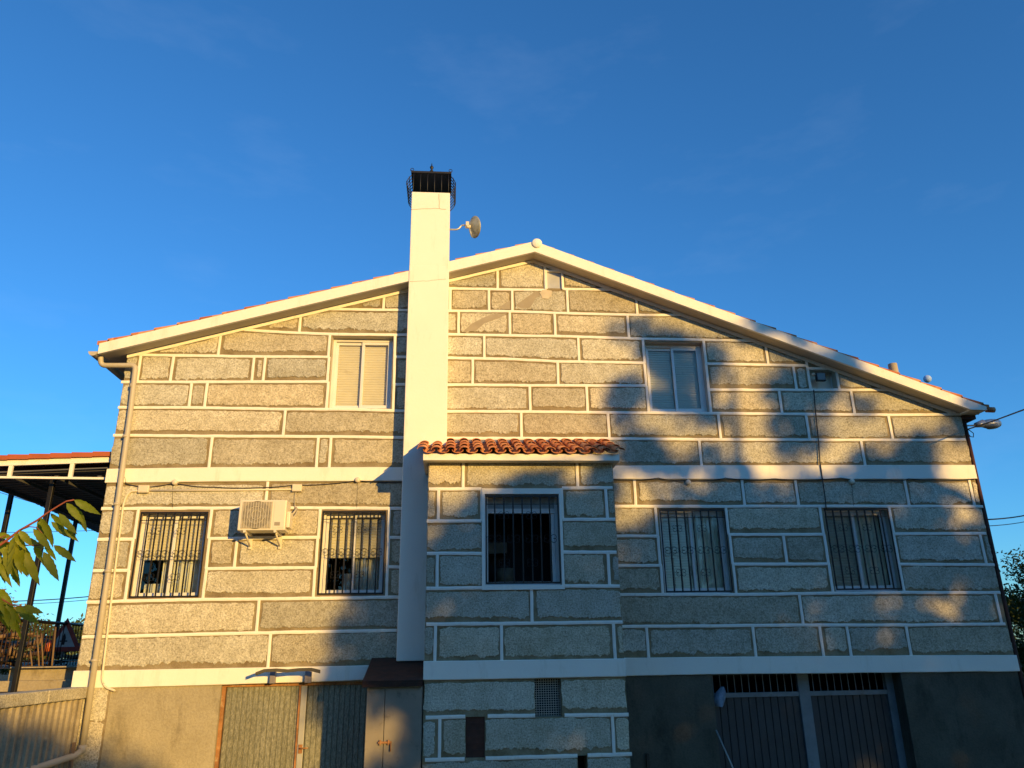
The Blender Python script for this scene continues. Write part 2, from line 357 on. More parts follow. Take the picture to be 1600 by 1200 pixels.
# ------------------------------------------------------------------ stone courses (read off the facade)
def Lw(pts, dep=0.0):
    q = [W(x, y, dep) for x, y in pts]; q = sorted([(p.x, p.z) for p in q])
    return q
def lz(line, x):
    if x <= line[0][0]: a, b = line[0], line[1]
    elif x >= line[-1][0]: a, b = line[-2], line[-1]
    else:
        for a, b in zip(line, line[1:]):
            if a[0] <= x <= b[0]: break
    t = (x-a[0])/(b[0]-a[0]) if b[0] != a[0] else 0
    if len(line) > 1 and (t < 0 or t > 1): t = max(0, min(1, t))
    return a[1]+(b[1]-a[1])*t
JW = .024
class Stone:
    def __init__(s, dep, clip=None):
        s.dep = dep; s.y = -dep; s.blocks = MB(); s.j = MB(); s.clip = clip or (lambda x: 1e9); s.seed = 0
        s.col = s.blocks.bm.loops.layers.float_color.new('tone')
    def strip(s, pts, th=JW, y=.020):
        """horizontal joint: polyline of (x, z)"""
        x0, x1 = pts[0][0], pts[-1][0]; n = max(2, int((x1-x0)/.07)); up = []; dn = []; s.seed += 1
        for i in range(n+1):
            x = x0+(x1-x0)*i/n; z = lz(pts, x)+.004*vnoise(x, s.seed, 3)
            up.append((x, z+th*(1+.18*vnoise(x, s.seed+.5, 9)))); dn.append((x, z-th*(1+.18*vnoise(x, s.seed+.9, 9))))
        Y0, Y1 = s.y-.0005, s.y-y
        a = [s.j.bm.verts.new((p[0], Y1+.004, p[1])) for p in up]; m = [s.j.bm.verts.new(((p[0]), Y1, (p[1]*.62+q[1]*.38))) for p, q in zip(up, dn)]
        m2 = [s.j.bm.verts.new(((p[0]), Y1, (p[1]*.38+q[1]*.62))) for p, q in zip(up, dn)]
        b = [s.j.bm.verts.new((p[0], Y1+.004, p[1])) for p in dn]; A = [s.j.bm.verts.new((p[0], Y0, p[1])) for p in up]; B = [s.j.bm.verts.new((p[0], Y0, p[1])) for p in dn]
        ch = [A, a, m, m2, b, B]
        for r0, r1 in zip(ch, ch[1:]):
            for i in range(n): s.j.bm.faces.new((r0[i], r0[i+1], r1[i+1], r1[i]))
        for i in (0, n): s.j.bm.faces.new([r[i] for r in (ch if i else ch[::-1])])
    def vstrip(s, x, z0, z1, th=JW*.92, y=.018):
        if z1-z0 < .03: return
        n = max(2, int((z1-z0)/.06)); s.seed += 1; L = []; R_ = []
        for i in range(n+1):
            z = z0+(z1-z0)*i/n; c = x+.004*vnoise(z, s.seed, 3)
            L.append((c-th*(1+.15*vnoise(z, s.seed+.3, 9)), z)); R_.append((c+th*(1+.15*vnoise(z, s.seed+.6, 9)), z))
        Y0, Y1 = s.y-.0005, s.y-y
        ch = [[s.j.bm.verts.new((p[0], Y0, p[1])) for p in L], [s.j.bm.verts.new((p[0], Y1+.003, p[1])) for p in L],
              [s.j.bm.verts.new((p[0]*.6+q[0]*.4, Y1, p[1])) for p, q in zip(L, R_)], [s.j.bm.verts.new((p[0]*.4+q[0]*.6, Y1, p[1])) for p, q in zip(L, R_)],
              [s.j.bm.verts.new((p[0], Y1+.003, p[1])) for p in R_], [s.j.bm.verts.new((p[0], Y0, p[1])) for p in R_]]
        for r0, r1 in zip(ch, ch[1:]):
            for i in range(n): s.j.bm.faces.new((r0[i], r0[i+1], r1[i+1], r1[i]))
    def block(s, x0, x1, top, bot, ml=None, mr=None, mt=None, mbm=None):
        s.seed += 1; rnd = random.Random(s.seed*13+int(s.dep*10)); sd = s.seed
        ml = ml if ml is not None else rnd.uniform(.035, .075); mr = mr if mr is not None else rnd.uniform(.035, .075)
        mt = mt if mt is not None else rnd.uniform(.035, .060); mbm = mbm if mbm is not None else rnd.choice([rnd.uniform(.045, .07), rnd.uniform(.06, .10)])
        a, b = x0+ml, x1-mr
        if b-a < .04: return
        n = max(4, int((b-a)/.016)); T = []; B = []
        rough = rnd.uniform(.7, 1.3)
        for i in range(n+1):
            x = a+(b-a)*i/n
            e = min(i, n-i)/n*(b-a); rc = .018*max(0, 1-e/.05)
            zt = top(x)-mt-rc + rough*(.014*vnoise(x, sd, 4)+.012*vnoise(x, sd+.2, 15)+.010*vnoise(x, sd+.8, 38))
            cz = s.clip(x)-.075 + .03*vnoise(x, sd+.4, 5)
            zt = min(zt, cz)
            zb = bot(x)+mbm+rc + rough*(.026*vnoise(x, sd+.3, 2.5)+.026*vnoise(x, sd+.6, 11)+.026*vnoise(x, sd+.9, 34))
            if zt-zb > .03: T.append((x, zt)); B.append((x, zb))
        if len(T) < 4: return
        # ragged left and right sides
        def side(p, q, sg):
            k = max(1, int(abs(q[1]-p[1])/.03)); o = []
            for j in range(1, k):
                z = p[1]+(q[1]-p[1])*j/k; o.append((p[0]+sg*(.020*vnoise(z, sd+1.3+sg, 6)+.014*vnoise(z, sd+1.7+sg, 28)), z))
            return o
        ring = B + side(B[-1], T[-1], 1) + T[::-1] + side(T[0], B[0], -1)
        m = len(ring); ctr = []
        for i in range(m):
            p, q = ring[i-1], ring[(i+1) % m]; dx, dz = q[0]-p[0], q[1]-p[1]; l = math.hypot(dx, dz) or 1
            ctr.append((ring[i][0]-dz/l*.007, ring[i][1]+dx/l*.007))
        h = rnd.uniform(.010, .016)
        v0 = [s.blocks.bm.verts.new((p[0], s.y+.001, p[1])) for p in ring]; v1 = [s.blocks.bm.verts.new((p[0], s.y-h*.7, p[1])) for p in ring]
        v2 = [s.blocks.bm.verts.new((p[0], s.y-h, p[1])) for p in ctr]
        t = rnd.uniform(.76, 1.10); w_ = rnd.uniform(-.03, .06); tone = (t*(1+w_), t, t*(1-w_*1.5), 1)
        fs = [s.blocks.bm.faces.new(v2)]
        for r0, r1 in ((v0, v1), (v1, v2)):
            for i in range(m): fs.append(s.blocks.bm.faces.new((r0[i], r0[(i+1) % m], r1[(i+1) % m], r1[i])))
        for f in fs:
            for lp in f.loops: lp[s.col] = tone
    def row(s, top, bot, bounds):
        """bounds: list of (kind, px, py) or (kind, X); kind v draws an upright joint, e does not"""
        tl = Lw(top, s.dep) if top else None; bl = Lw(bot, s.dep)
        tf = (lambda x: lz(tl, x)) if tl else (lambda x: s.clip(x)+.03); bf = lambda x: lz(bl, x)
        X = [(b[0], b[1] if len(b) == 2 else W(b[1], b[2], s.dep).x) for b in bounds]
        for k, x in X:
            if k == 'v': s.vstrip(x, bf(x), min(tf(x), s.clip(x)-.01))
        for (k0, a), (k1, b) in zip(X, X[1:]):
            kw = {}
            if k0 == 'e': kw['ml'] = .0
            if k1 == 'e': kw['mr'] = .0
            s.block(a, b, tf, bf, **kw)
    def lines(s, *ls):
        for l in ls: s.strip(Lw(l, s.dep))
S = Stone(0.0, rake)
xc0, xc1 = WX(630, 700, .35), WX(698, 690, .35)      # chimney sides
E0 = ('e', XL+.01); EC = ('e', xc0+.02); CE = ('e', xc1-.02); ER = ('e', XR-.01)
h523 = [(382,516),(440,519.5),(514,522.4),(616,523.6),(640,523.6)]; h484 = [(516,483.6),(640,485)]
hA = [(214,554),(222,555),(397,557.5),(513,558)]; hB = [(190,597),(285,597.3),(511,596.6)]; hC = [(185,637),(285,637),(440,639.6),(540,640),(634,642.5)]
hD = [(177.5,680.5),(400,682),(540,682.5),(632,684)]; b2t = [(169,733),(340,730.5),(630,730.5)]; b2b = [(167.5,755),(340,753),(629,752)]
hE = [(159,795),(190,794.8),(332,794),(500,793.6),(627,794.5)]; h843 = [(153,843),(208,842.4)]; h841 = [(328,841.6),(372,841),(500,839.6)]
h891 = [(146,891.6),(202,891.2)]; h888 = [(321,888.6),(492,887)]; hF = [(136,941),(198,939.3),(320,936.6),(500,935),(623,933)]
hG = [(129,995.5),(400,989),(620,985)]; b1t = [(122,1048),(400,1043),(580,1039.5),(622,1038.5)]; b1b = [(116,1076),(345,1070),(570,1062.5),(622,1061)]
s597 = [(617,558),(635,558)]; s601 = [(615,601),(633,601)]
S.lines(h523, h484, hA, hB, hC, hD, hE, h843, h841, h891, h888, hF, hG, s597, s601, [(608,840),(626,840)], [(605,886),(625,886)])
S.row(None, h484, [('e',518,480),('v',599.4,475),EC])
S.row(h484, h523, [('e',384,512),('v',468.6,508),EC])
S.row(h523, hA, [('e',226,552),('v',343,539),('v',514.5,540)])
S.row(hA, hB, [E0,('v',217.5,575),('v',269,576),('v',395.5,575),('v',413,576),('v',513,576)])
S.row(hB, hC, [E0,('v',297.5,617.5),('v',322,617.5),('v',511.5,617)])
S.row(h523, s597, [('v',617,541),EC]); S.row(s597, s601, [('v',616,580),EC]); S.row(s601, hC, [('v',615,620),EC])
S.row(hC, hD, [E0,('v',444.5,660),EC]); S.row(hD, b2t, [E0,('v',329.5,706),('v',496,706),('v',516,706),EC])
S.row(b2b, hE, [E0,('v',417,770),EC])
S.row(hE, h843, [E0,('v',213.5,819)]); S.row(h843, h891, [E0,('v',205,866)]); S.row(h891, hF, [E0,('v',199,914)])
S.row(hE, h841, [('v',328.5,818),('v',499,818)]); S.row(h841, h888, [('v',325,865),('v',368.4,865),('v',495,865)]); S.row(h888, hF, [('v',320,912),('v',491,912)])
S.row(hE, [(608,840),(626,840)], [('v',607.6,817),EC]); S.row([(608,840),(626,840)], [(605,886),(625,886)], [('v',606.4,863),EC]); S.row([(605,886),(625,886)], hF, [('v',604.6,910),EC])
S.row(hF, hG, [E0,('v',403,962.5),EC]); S.row(hG, b1t, [E0,('v',421,1014),EC])
# right of the chimney, upper storey
u1 = [(699,451),(778,452.6),(850,453.6)]; u1b = [(880,452),(952,453)]; u2 = [(699,486),(802,487),(890,490),(1010,493),(1068,492.7)]
u3 = [(699,522.6),(802,524.6),(890,526),(1000,529.6),(1100,531.5),(1178,532.7)]; u4 = [(699,559.6),(800,561.6),(870,565),(1006,567.4)]
u4r = [(1105,568.6),(1262,571.6)]; u5 = [(699,601.4),(850,602.6),(1008,603)]; u5r = [(1108,609.4),(1260,609.6),(1395,609.6)]
u6 = [(698,643),(830,643.5),(950,645),(1100,646),(1330,648),(1420,648.6),(1491,647.6),(1503,647.6)]; u7 = [(698,685),(935,685.4),(1100,687),(1260,687.5),(1420,688),(1508,687)]
b2tr = [(956,728),(1250,727.4),(1518,727)]; b2br = [(958,749),(1250,749.5),(1526,749)]
S.lines(u1, u1b, u2, u3, u4, u4r, u5, u5r, u6, u7)
S.row(None, u1, [CE,('v',777.4,438),('v',851.5,436)]); S.row(None, u1b, [('v',879,440),('e',952,452)])
S.row(u1+u1b, u2, [CE,('v',703.6,469),('v',764,470),('v',800.4,470),('v',886.6,470),('v',995,480),('e',1066,492)])
S.row(u2, u3, [CE,('v',716.6,504),('v',796.6,505),('v',867,508),('v',981.4,510),('e',1176,532)])
S.row(u3, u4, [CE,('v',756.6,542),('v',904,546),('v',1005.5,548)]); S.row(u4, u5, [CE,('v',738.6,581),('v',871.6,583),('v',1008,585)])
S.row(u5, u6, [CE,('v',828,622),('v',917,622),('v',1011.5,622)])
S.row(u3, u4r, [('v',1101,551),('v',1198,554),('v',1260,566)]); S.row(u4r, u5r, [('v',1105,589),('v',1241.6,590),('v',1263.5,590)])
S.row(None, [(1264,575.5),(1306,575.5)], [('e',1264,570),('e',1300,575)]); S.lines([(1262,576),(1306,576)])
S.row(None, u5r, [('v',1308.8,594),('e',1392,609)])
S.row(u5r, u6, [('v',1109,628),('v',1219.4,628),('v',1332,629),('e',1484,645)])
S.row(u6, u7, [CE,('v',814.5,664),('v',950.7,665.5),('v',1124,667),('v',1261.6,667),('v',1391,668),ER])
S.row(u7, b2tr, [('e',930,700),('v',1094,707.5),('v',1348,708),ER])
# right, lower storey
e1 = [(955,791),(1100,791.5),(1290,791),(1535,791.5)]; e2l = [(955,837.6),(1028,837.8)]; e2m = [(1138,835.4),(1285,835)]; e2r = [(1396,834.3),(1540,833.6)]
e3l = [(955,884),(1034,883.6)]; e3m = [(1144,881.6),(1293,881.4)]; e3r = [(1405,881.6),(1553,882.5)]
e4 = [(955,929),(1150,929),(1260,927.5),(1412,926),(1562,926)]; e5 = [(955,979),(1100,978),(1260,976.6),(1420,976.5),(1556,975),(1570,975)]
b1tr = [(955,1028),(1100,1026.5),(1420,1024),(1584,1023.6)]; b1br = [(955,1056.5),(1112,1053.5),(1280,1052),(1588,1049)]
S.lines(e1, e2l, e2m, e2r, e3l, e3m, e3r, e4, e5)
EB = ('e', 2.2)
S.row(b2br, e1, [EB,('v',992,770),('v',1161,770),('v',1245,771),('v',1416.6,770.6),('v',1518,770.6),ER])
S.row(e1, e2l, [EB,('v',1025.5,815)]); S.row(e2l, e3l, [EB,('v',1029.5,860)]); S.row(e3l, e4, [EB,('v',1034,906)])
S.row(e1, e2m, [('v',1136,814),('v',1283.5,814)]); S.row(e2m, e3m, [('v',1142,858),('v',1226.4,858),('v',1290.6,858)]); S.row(e3m, e4, [('v',1147.5,904),('v',1298,904)])
S.row(e1, e2r, [('v',1392.5,814),ER]); S.row(e2r, e3r, [('v',1400,858),('v',1535.4,857.4),ER]); S.row(e3r, e4, [('v',1408.5,904),ER])
S.row(e4, e5, [EB,('v',1251.6,952),('v',1558,945),ER]); S.row(e5, b1tr, [EB,('v',1011.6,1004),('v',1178,1000),('v',1283,1000),('v',1325.4,998),('v',1419,1000),ER])
# corner pier of the basement
bl_ = [(W(130,1128).x, W(130,1128).z)]
S.block(XL, -5.03, lambda x: BANDZ+.03, lambda x: W(150,1128).z, 0, 0, .03, .01); S.block(XL, -5.03, lambda x: W(150,1128).z, lambda x: ZG-.2, 0, 0, .01, 0)
S.blocks.build('stone_blocks', MT['granite'], house)
# white moulding along the rake under the soffit
def rk(x, off=0): return rake(x)+off
n = 60
for (a, b) in ((XL+.0, XA), (XA, XR-.1)):
    pts = [(a+(b-a)*i/n, rake(a+(b-a)*i/n)-.035) for i in range(n+1)]
    S.strip(pts, .032, .03)
S.j.build('painted_joints', MT['joint'], house)
mb = MB(); mb.box(XL-.001, -5.0, .0, .3, ZG-.3, BANDZ-.001); mb.build('corner_pier', MT['mortar'], house)
# white bands
def band(name, top, bot, dep, proj, parent, xa=None, xb=None):
    t, b = Lw(top, dep), Lw(bot, dep); x0 = t[0][0] if xa is None else xa; x1 = t[-1][0] if xb is None else xb
    n = int((x1-x0)/.12); P = []
    up = [(x0+(x1-x0)*i/n, lz(t, x0+(x1-x0)*i/n)+.003*vnoise(i*.3, 3, 1)) for i in range(n+1)]
    dn = [(x0+(x1-x0)*i/n, lz(b, x0+(x1-x0)*i/n)+.005*vnoise(i*.4, 8, 1)) for i in range(n+1)]
    mb = MB(); Y0, Y1 = -dep, -dep-proj; bv = .008
    rings = []
    for (u, d) in zip(up, dn):
        rings.append([mb.bm.verts.new(p) for p in ((u[0], Y0, u[1]), (u[0], Y1+bv, u[1]), (u[0], Y1, u[1]-bv), (d[0], Y1, d[1]+bv), (d[0], Y1+bv, d[1]), (d[0], Y0, d[1]))])
    for r0, r1 in zip(rings, rings[1:]):
        for k in range(5): mb.bm.faces.new((r0[k], r1[k], r1[k+1], r0[k+1]))
    mb.bm.faces.new(rings[0]); mb.bm.faces.new(rings[-1][::-1])
    return mb.build(name, MT['white'], parent)
band('white_band', b2t, b2b, 0, .035, house, XL-.02, xc0+.03)
band('white_band', b2tr, b2br, 0, .035, house, 2.3, XR+.02)
band('white_band', b1t, b1b, 0, .035, house, XL-.02, xc0+.03)
band('white_band', b1tr, b1br, 0, .035, house, 2.3, XR+.02)
# cement smears on the gable, where a pipe was chased in
def blotch(poly, y, h, name, m, parent):
    mb = MB(); P = []
    for i in range(len(poly)):
        a, b = Vector(poly[i]), Vector(poly[(i+1) % len(poly)])
        for k in range(6):
            q = a.lerp(b, k/6); w_ = W(q.x, q.y)
            P.append((w_.x+.015*mnoise.noise(Vector((w_.x*9, w_.z*9, 3))), w_.z+.015*mnoise.noise(Vector((w_.x*9, w_.z*9, 8)))))
    mb.prism(P, y, y-h); return mb.build(name, m, parent)
blotch([(806,477),(826,463),(838,454),(846,460),(836,468),(828,481),(815,483)], 0.0, .0155, 'cement_smear', MT['patch'], house)
blotch([(722,519),(735,508),(757,496),(775,490),(793,490),(780,497),(757,506),(742,518)], 0.0, .0155, 'cement_smear', MT['patch'], house)
blotch([(778,481),(790,474),(797,470),(797,484),(786,484)], 0.0, .0155, 'cement_smear', MT['patch'], house)
blotch([(843,458),(848,453.5),(861,454.5),(862,463),(856,468),(846,466)], 0.0, .0255, 'cement_smear', MT['whitepatch'], house)
# ------------------------------------------------------------------ roof
VD = .33                                  # how far the verge stands out
def fas_bot(x): return rake(x)-.02
xfl, xfr = -5.87, 9.40
mb = MB()
# soffit board and underside of the deck
mb.prism([(xfl, rake(xfl)-.0), (XA, ZA+.0), (9.09, rake(9.09)), (9.09, rake(9.09)+.14), (XA, ZA+.14), (xfl, rake(xfl)+.14)], -VD+.05, HD+.3)
mb.build('soffit', simple('soffit_paint', (.52, .47, .38), .85, 0, .08, 2, .15), house)
mb = MB()
mb.prism([(xfl-.01, rake(xfl)-.02), (XA, ZA-.012), (XA, ZA+.20), (xfl-.01, rake(xfl)+.165)], -VD, -VD+.052)
mb.prism([(XA, ZA-.012), (9.09, rake(9.09)-.02), (9.39, rake(9.09)-.03), (9.39, rake(9.39)+.15), (XA, ZA+.20)], -VD, -VD+.0515)
mb.box(9.09, 9.39, -VD+.052, HD+.3, rake(9.09)-.028, rake(9.09)+.02)
mb.build('fascia', MT['white'], house)
# boxed side eave seen from below (brown)
mb = MB(); mb.box(XR+.002, 9.38, -.02, HD, rake(9.09)-.10, rake(9.09)-.031); mb.build('side_eave', MT['brownbox'], house)
# tile covering: stepped courses of barrel tiles
def tile_field(name, x_hi, z_hi, x_lo, slope, y0, y1, parent, course=.36, pitch=.21, amp=.035, lift=.035, over=.0):
    """courses running down from x_hi to x_lo"""
    sg = 1 if x_lo > x_hi else -1; Ln = abs(x_lo-x_hi); nc = math.ceil(Ln/course); ny = int((y1-y0)/pitch*8); V = []; Fc = []
    for c in range(nc):
        xa = c*course-.03; xb = min((c+1)*course, Ln+over)
        rows_ = [(xa, 0), (xb, lift), (xb, lift-.022)]
        base = len(V)
        for (d, l) in rows_:
            for j in range(ny+1):
                y = y0+(y1-y0)*j/ny; a = 2*math.pi*(y-y0)/pitch
                V.append((x_hi+sg*d, y, z_hi-slope*d+l+amp*math.cos(a)))
        for k in range(2):
            for j in range(ny):
                a = base+k*(ny+1)+j; Fc.append((a, a+1, a+ny+2, a+ny+1))
        # closed verge end (thickness)
        b2 = len(V); V += [(x_hi+sg*xa, y0, z_hi-slope*xa+amp), (x_hi+sg*xb, y0, z_hi-slope*xb+lift+amp), (x_hi+sg*xb, y0, z_hi-slope*xb-.0), (x_hi+sg*xa, y0, z_hi-slope*xa-.035)]
        Fc.append((b2, b2+1, b2+2, b2+3))
    return link(name, arrmesh(name, V, Fc), MT['tile'], parent)
roof = tile_field('roof', XA, ZA+.155, xfl-.05, SL, -VD+.006, HD+.3, house)
r2 = tile_field('roof', XA, ZA+.142, 9.45, SR, -VD+.006, HD+.3, house)
# end tiles of the right eave
mb = MB(); mb.tube([W(1541,640,.3), W(1553,640.5,.3)], .05, 12); mb.build('eave_tile', MT['tile'], house)
# ridge cap, filled white at its end
mb = MB(); mb.tube([(XA+.04, -VD-.02, ZA+.155), (XA+.04, HD+.3, ZA+.155)], .085, 20); o = mb.build('ridge_cap', MT['tile'], house)
mb = MB(); mb.lathe((XA+.04, -VD-.021, ZA+.155), (0, -1, 0), [(.092, -.16), (.092, 0), (.08, .012), (0.001, .016)], 24); mb.build('ridge_end', MT['white'], house)
# vent pipe on the right slope
p = W(1397, 583, -.6); mb = MB(); zt = W(1397, 569, -.6).z
mb.tube([(p.x, .6, p.z-.5), (p.x, .6, zt)], .082, 20, False); mb.lathe((p.x, .6, zt), (0, 0, 1), [(.082, 0), (.066, .001), (.066, -.25), (.001, -.26)], 20)
mb.build('vent_pipe', MT['clay'], house)
# ------------------------------------------------------------------ chimney
CD = .35
zc0, zct = WZ(640, 1033, CD), WZ(668, 300, CD)
mb = MB(); mb.box(xc0, xc1, -CD, 0.0, zc0, rake(xc0)+.3, .012)
chim = mb.build('chimney', MT['white'], house)
mb = MB(); mb.box(xc0+.002, xc1-.002, -CD+.002, .30, rake(xc0)+.29, zct, .012); mb.build('chimney_stack', MT['white'], chim)
mb = MB()
def crackline(mb, pts, dep, r=.0035):
    q = []
    for (a, b) in zip(pts, pts[1:]):
        for k in range(6):
            t = k/6; q.append(W(a[0]+(b[0]-a[0])*t, a[1]+(b[1]-a[1])*t, dep)+Vector((.006*random.uniform(-1, 1), 0, .006*random.uniform(-1, 1))))
    q.append(W(*pts[-1], dep)); mb.tube(q, r, 5)
for cr_ in ([(641,327),(680,325.5),(697,327)], [(686,303),(686.5,325)], [(640,440),(665,439),(697,436)]):
    mb = MB(); crackline(mb, cr_, CD+.0005); mb.build('hairline_crack', MT['crack'], chim)
# wrought iron cowl
cap = MB(); cx = (xc0+xc1)/2; yb0, yb1 = -CD, .30; zb = zct; zp = zct+.40
cap.hexa([(xc0-.02, yb0-.02, zp), (xc1+.02, yb0-.02, zp), (xc1+.02, yb1+.02, zp), (xc0-.02, yb1+.02, zp)],
         [(xc0-.02, yb0-.02, zp+.04), (xc1+.02, yb0-.02, zp+.04), (xc1+.02, yb1+.02, zp+.04), (xc0-.02, yb1+.02, zp+.04)])
capo = cap.build('chimney_cap', MT['black'], chim)
bars = MB()
def bulge(p0, p1, out, amt=.10, n=9):
    return [Vector(p0).lerp(Vector(p1), i/n)+Vector(out)*amt*math.sin(math.pi*i/n) for i in range(n+1)]
for i in range(6):
    x = xc0+.03+(xc1-xc0-.06)*i/5
    bars.tube(bulge((x, yb0+.01, zb), (x, yb0+.0, zp), (0, -1, 0), .05), .009, 6)
    bars.tube(bulge((x, yb1-.01, zb), (x, yb1, zp), (0, 1, 0)), .007, 6)
for sx, xx in ((-1, xc0+.01), (1, xc1-.01)):
    for i in range(7):
        y = yb0+.03+(yb1-yb0-.06)*i/6
        bars.tube(bulge((xx, y, zb-.01), (xx, y, zp), (sx, 0, 0), .11), .0085, 6)
    for fz in (.3, .55, .8):
        o_ = sx*.11*math.sin(math.pi*fz)
        bars.tube([(xx+o_, yb0+.0, zb+(zp-zb)*fz), (xx+o_, yb1, zb+(zp-zb)*fz)], .0075, 6)
bars.build('cage_bars', MT['iron'], chim)
fin = MB()
fin.lathe((cx-.0, yb0+.12, zp+.04), (0, 0, 1), [(.045, 0), (.02, .02), (.014, .07), (.034, .10), (.014, .13), (.03, .16), (.036, .185), (.012, .22), (.005, .27), (.001, .28)], 12)
for k in range(4):
    a = k*math.pi/2+.4; fin.tube([Vector((cx, yb0+.12, zp+.04))+Vector((math.cos(a)*rr, math.sin(a)*rr, hh)) for rr, hh in ((.09, 0), (.07, .05), (.03, .07), (.015, .11))], .006, 5)
def curl(c, sx, r=.035, turns=1.2, n=14, ax=(1, 0, 0), rad=.005, mb=None):
    ax = Vector(ax); pts = []
    for i in range(n+1):
        a = -math.pi/2+turns*2*math.pi*i/n; rr = r*(1-.55*i/n)
        pts.append(Vector(c)+ax*sx*rr*math.cos(a)+Vector((0, 0, rr*math.sin(a))))
    mb.tube(pts, rad, 5)
fin.build('finial', MT['iron'], chim)
for sx, xx in ((-1, xc0), (1, xc1)): mb = MB(); curl((xx, yb0, zp+.075), sx, .04, 1.2, 14, (1, 0, 0), .006, mb); mb.build('corner_curl', MT['iron'], chim)
# ------------------------------------------------------------------ bay in front of the right side of the chimney
bx0, bx1 = WX(667, 850, BD), WX(957, 725, BD)*.5+WX(985, 1195, BD)*.5
zbt = WZ(800, 722, BD)
bay = empty('bay', ((bx0+bx1)/2, -BD, 0)); bay.parent = house; bay.location = Vector(((bx0+bx1)/2, -BD, 0))-Vector(house.location)
vent = opening((835,1061),(875,1061),(837,1120),(880,1120), BD); slot = opening((728,1120),(757,1120),(727,1184),(758,1184), BD); slot2 = opening((902.5,1181),(917.5,1180),(903,1200),(918,1200), BD)
slot2 = (slot2[0], slot2[1], slot2[2]-.25, slot2[3])
mb = MB(); hb = [BOP, vent, slot, slot2]
wall_sheet(mb, bx0, bx1, ZG-.3, lambda x: zbt, hb, -BD, ())
mb.face([(bx0,-BD,ZG-.3),(bx0,-BD,zbt),(bx0,.0,zbt),(bx0,.0,ZG-.3)]); mb.face([(bx1,-BD,ZG-.3),(bx1,.0,ZG-.3),(bx1,.0,zbt+.3),(bx1,-BD,zbt)])
for h in (vent, slot, slot2): reveals(mb, h, -BD, -BD+.3)
mb.build('bay_wall', MT['mortar'], bay, recalc=False)
mb = MB(); reveals(mb, BOP, -BD, -BD+.2); mb.build('reveal', MT['reveal'], bay, recalc=False)
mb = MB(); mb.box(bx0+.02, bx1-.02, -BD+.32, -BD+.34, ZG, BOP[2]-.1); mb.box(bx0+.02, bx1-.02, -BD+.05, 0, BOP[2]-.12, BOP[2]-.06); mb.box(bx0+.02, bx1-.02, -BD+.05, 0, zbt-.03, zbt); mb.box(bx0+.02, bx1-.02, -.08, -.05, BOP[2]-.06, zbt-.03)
mb.build('inner_walls', MT['dark'], bay)  # near-black sheets paint the bay room's darkness behind the bars
T = Stone(BD)
t1 = [(667,764.3),(752,764),(876,762.8),(957.5,762)]; t2l = [(667,814.5),(752,814)]; t2r = [(879,812),(961,811.5)]; t3l = [(667,865),(753,865)]; t3r = [(880,862.7),(963,863)]
t4l = [(666,919.5),(753.7,918.5)]; t4r = [(882.5,915.5),(968,916)]; t5 = [(666,975.3),(820,974),(972.5,972)]; t6 = [(665,1121),(820,1118.3),(982,1116.7)]; t7 = [(664,1187.5),(820,1183),(987,1178)]
tb_t = [(665,1033),(980,1028.7)]; tb_b = [(664,1063),(982,1057)]; t0 = [(668,716),(957,715)]
T.lines([(670,764.3),(752,764)], [(878,762.8),(957,762)], t2l, t2r, t3l, t3r, t4l, t4r, t5, [(665,1121),(727,1119.5)], [(762,1119),(836,1118)], [(882,1117.7),(982,1116.7)],
        [(664,1187.5),(726,1185.7)], [(758.7,1185),(902,1180.7)], [(918,1180),(987,1178)])
BL = ('e', bx0+.005); BR = ('e', bx1-.005)
T.row(t0, t1, [BL,('v',723.7,742),('v',902,742),BR]); T.row(t1, t2l, [BL,('v',685,789),('v',753,789)]); T.row(t1, t2r, [('v',878,787),('v',947.5,787.5),BR])
T.row(t2l, t3l, [BL,('e',752,840)]); T.row(t2r, t3r, [('e',881,840),BR]); T.row(t3l, t4l, [BL,('v',683,892.5),('e',753,892)]); T.row(t3r, t4r, [('e',882,889),('v',951,889),BR])
T.row(t4l+t4r, t5, [BL,('v',831,946),BR]); T.row(t5, tb_t, [BL,('v',680,1004),('v',783.7,1002.5),('v',959.5,1001),BR])
T.row(tb_b, t6, [BL,('e',835,1090)]); T.row(tb_b, t6, [('e',878,1090),BR]); T.row(t6, t7, [BL,('v',687,1153),('e',727.5,1152)]); T.row(t6, t7, [('e',758,1152),('v',958,1148),BR])
T.row(t7, [(664,1260),(987,1250)], [BL,('e',902,1195)]); T.row(t7, [(664,1260),(987,1250)], [('e',918,1195),BR])
T.blocks.build('stone_blocks', MT['granite'], bay); T.j.build('painted_joints', MT['joint'], bay)
band('white_band', tb_t, tb_b, BD, .035, bay, bx0-.01, bx1+.01)
# window surround
fx0, fx1, fz0, fz1 = WX(752.7,845,BD), WX(879.5,845,BD), WZ(815,921.5,BD), WZ(815,763.5,BD)
mb = MB()
mb.box(fx0, BOP[0]+.002, -BD-.032, -BD+.02, fz0, fz1); mb.box(BOP[1]-.002, fx1, -BD-.032, -BD+.02, fz0, fz1)
mb.box(BOP[0]+.002, BOP[1]-.002, -BD-.030, -BD+.02, BOP[3]-.002, fz1-.001); mb.box(BOP[0]+.002, BOP[1]-.002, -BD-.034, -BD+.02, fz0, BOP[2]+.002)
mb.build('window_surround', MT['white'], bay)
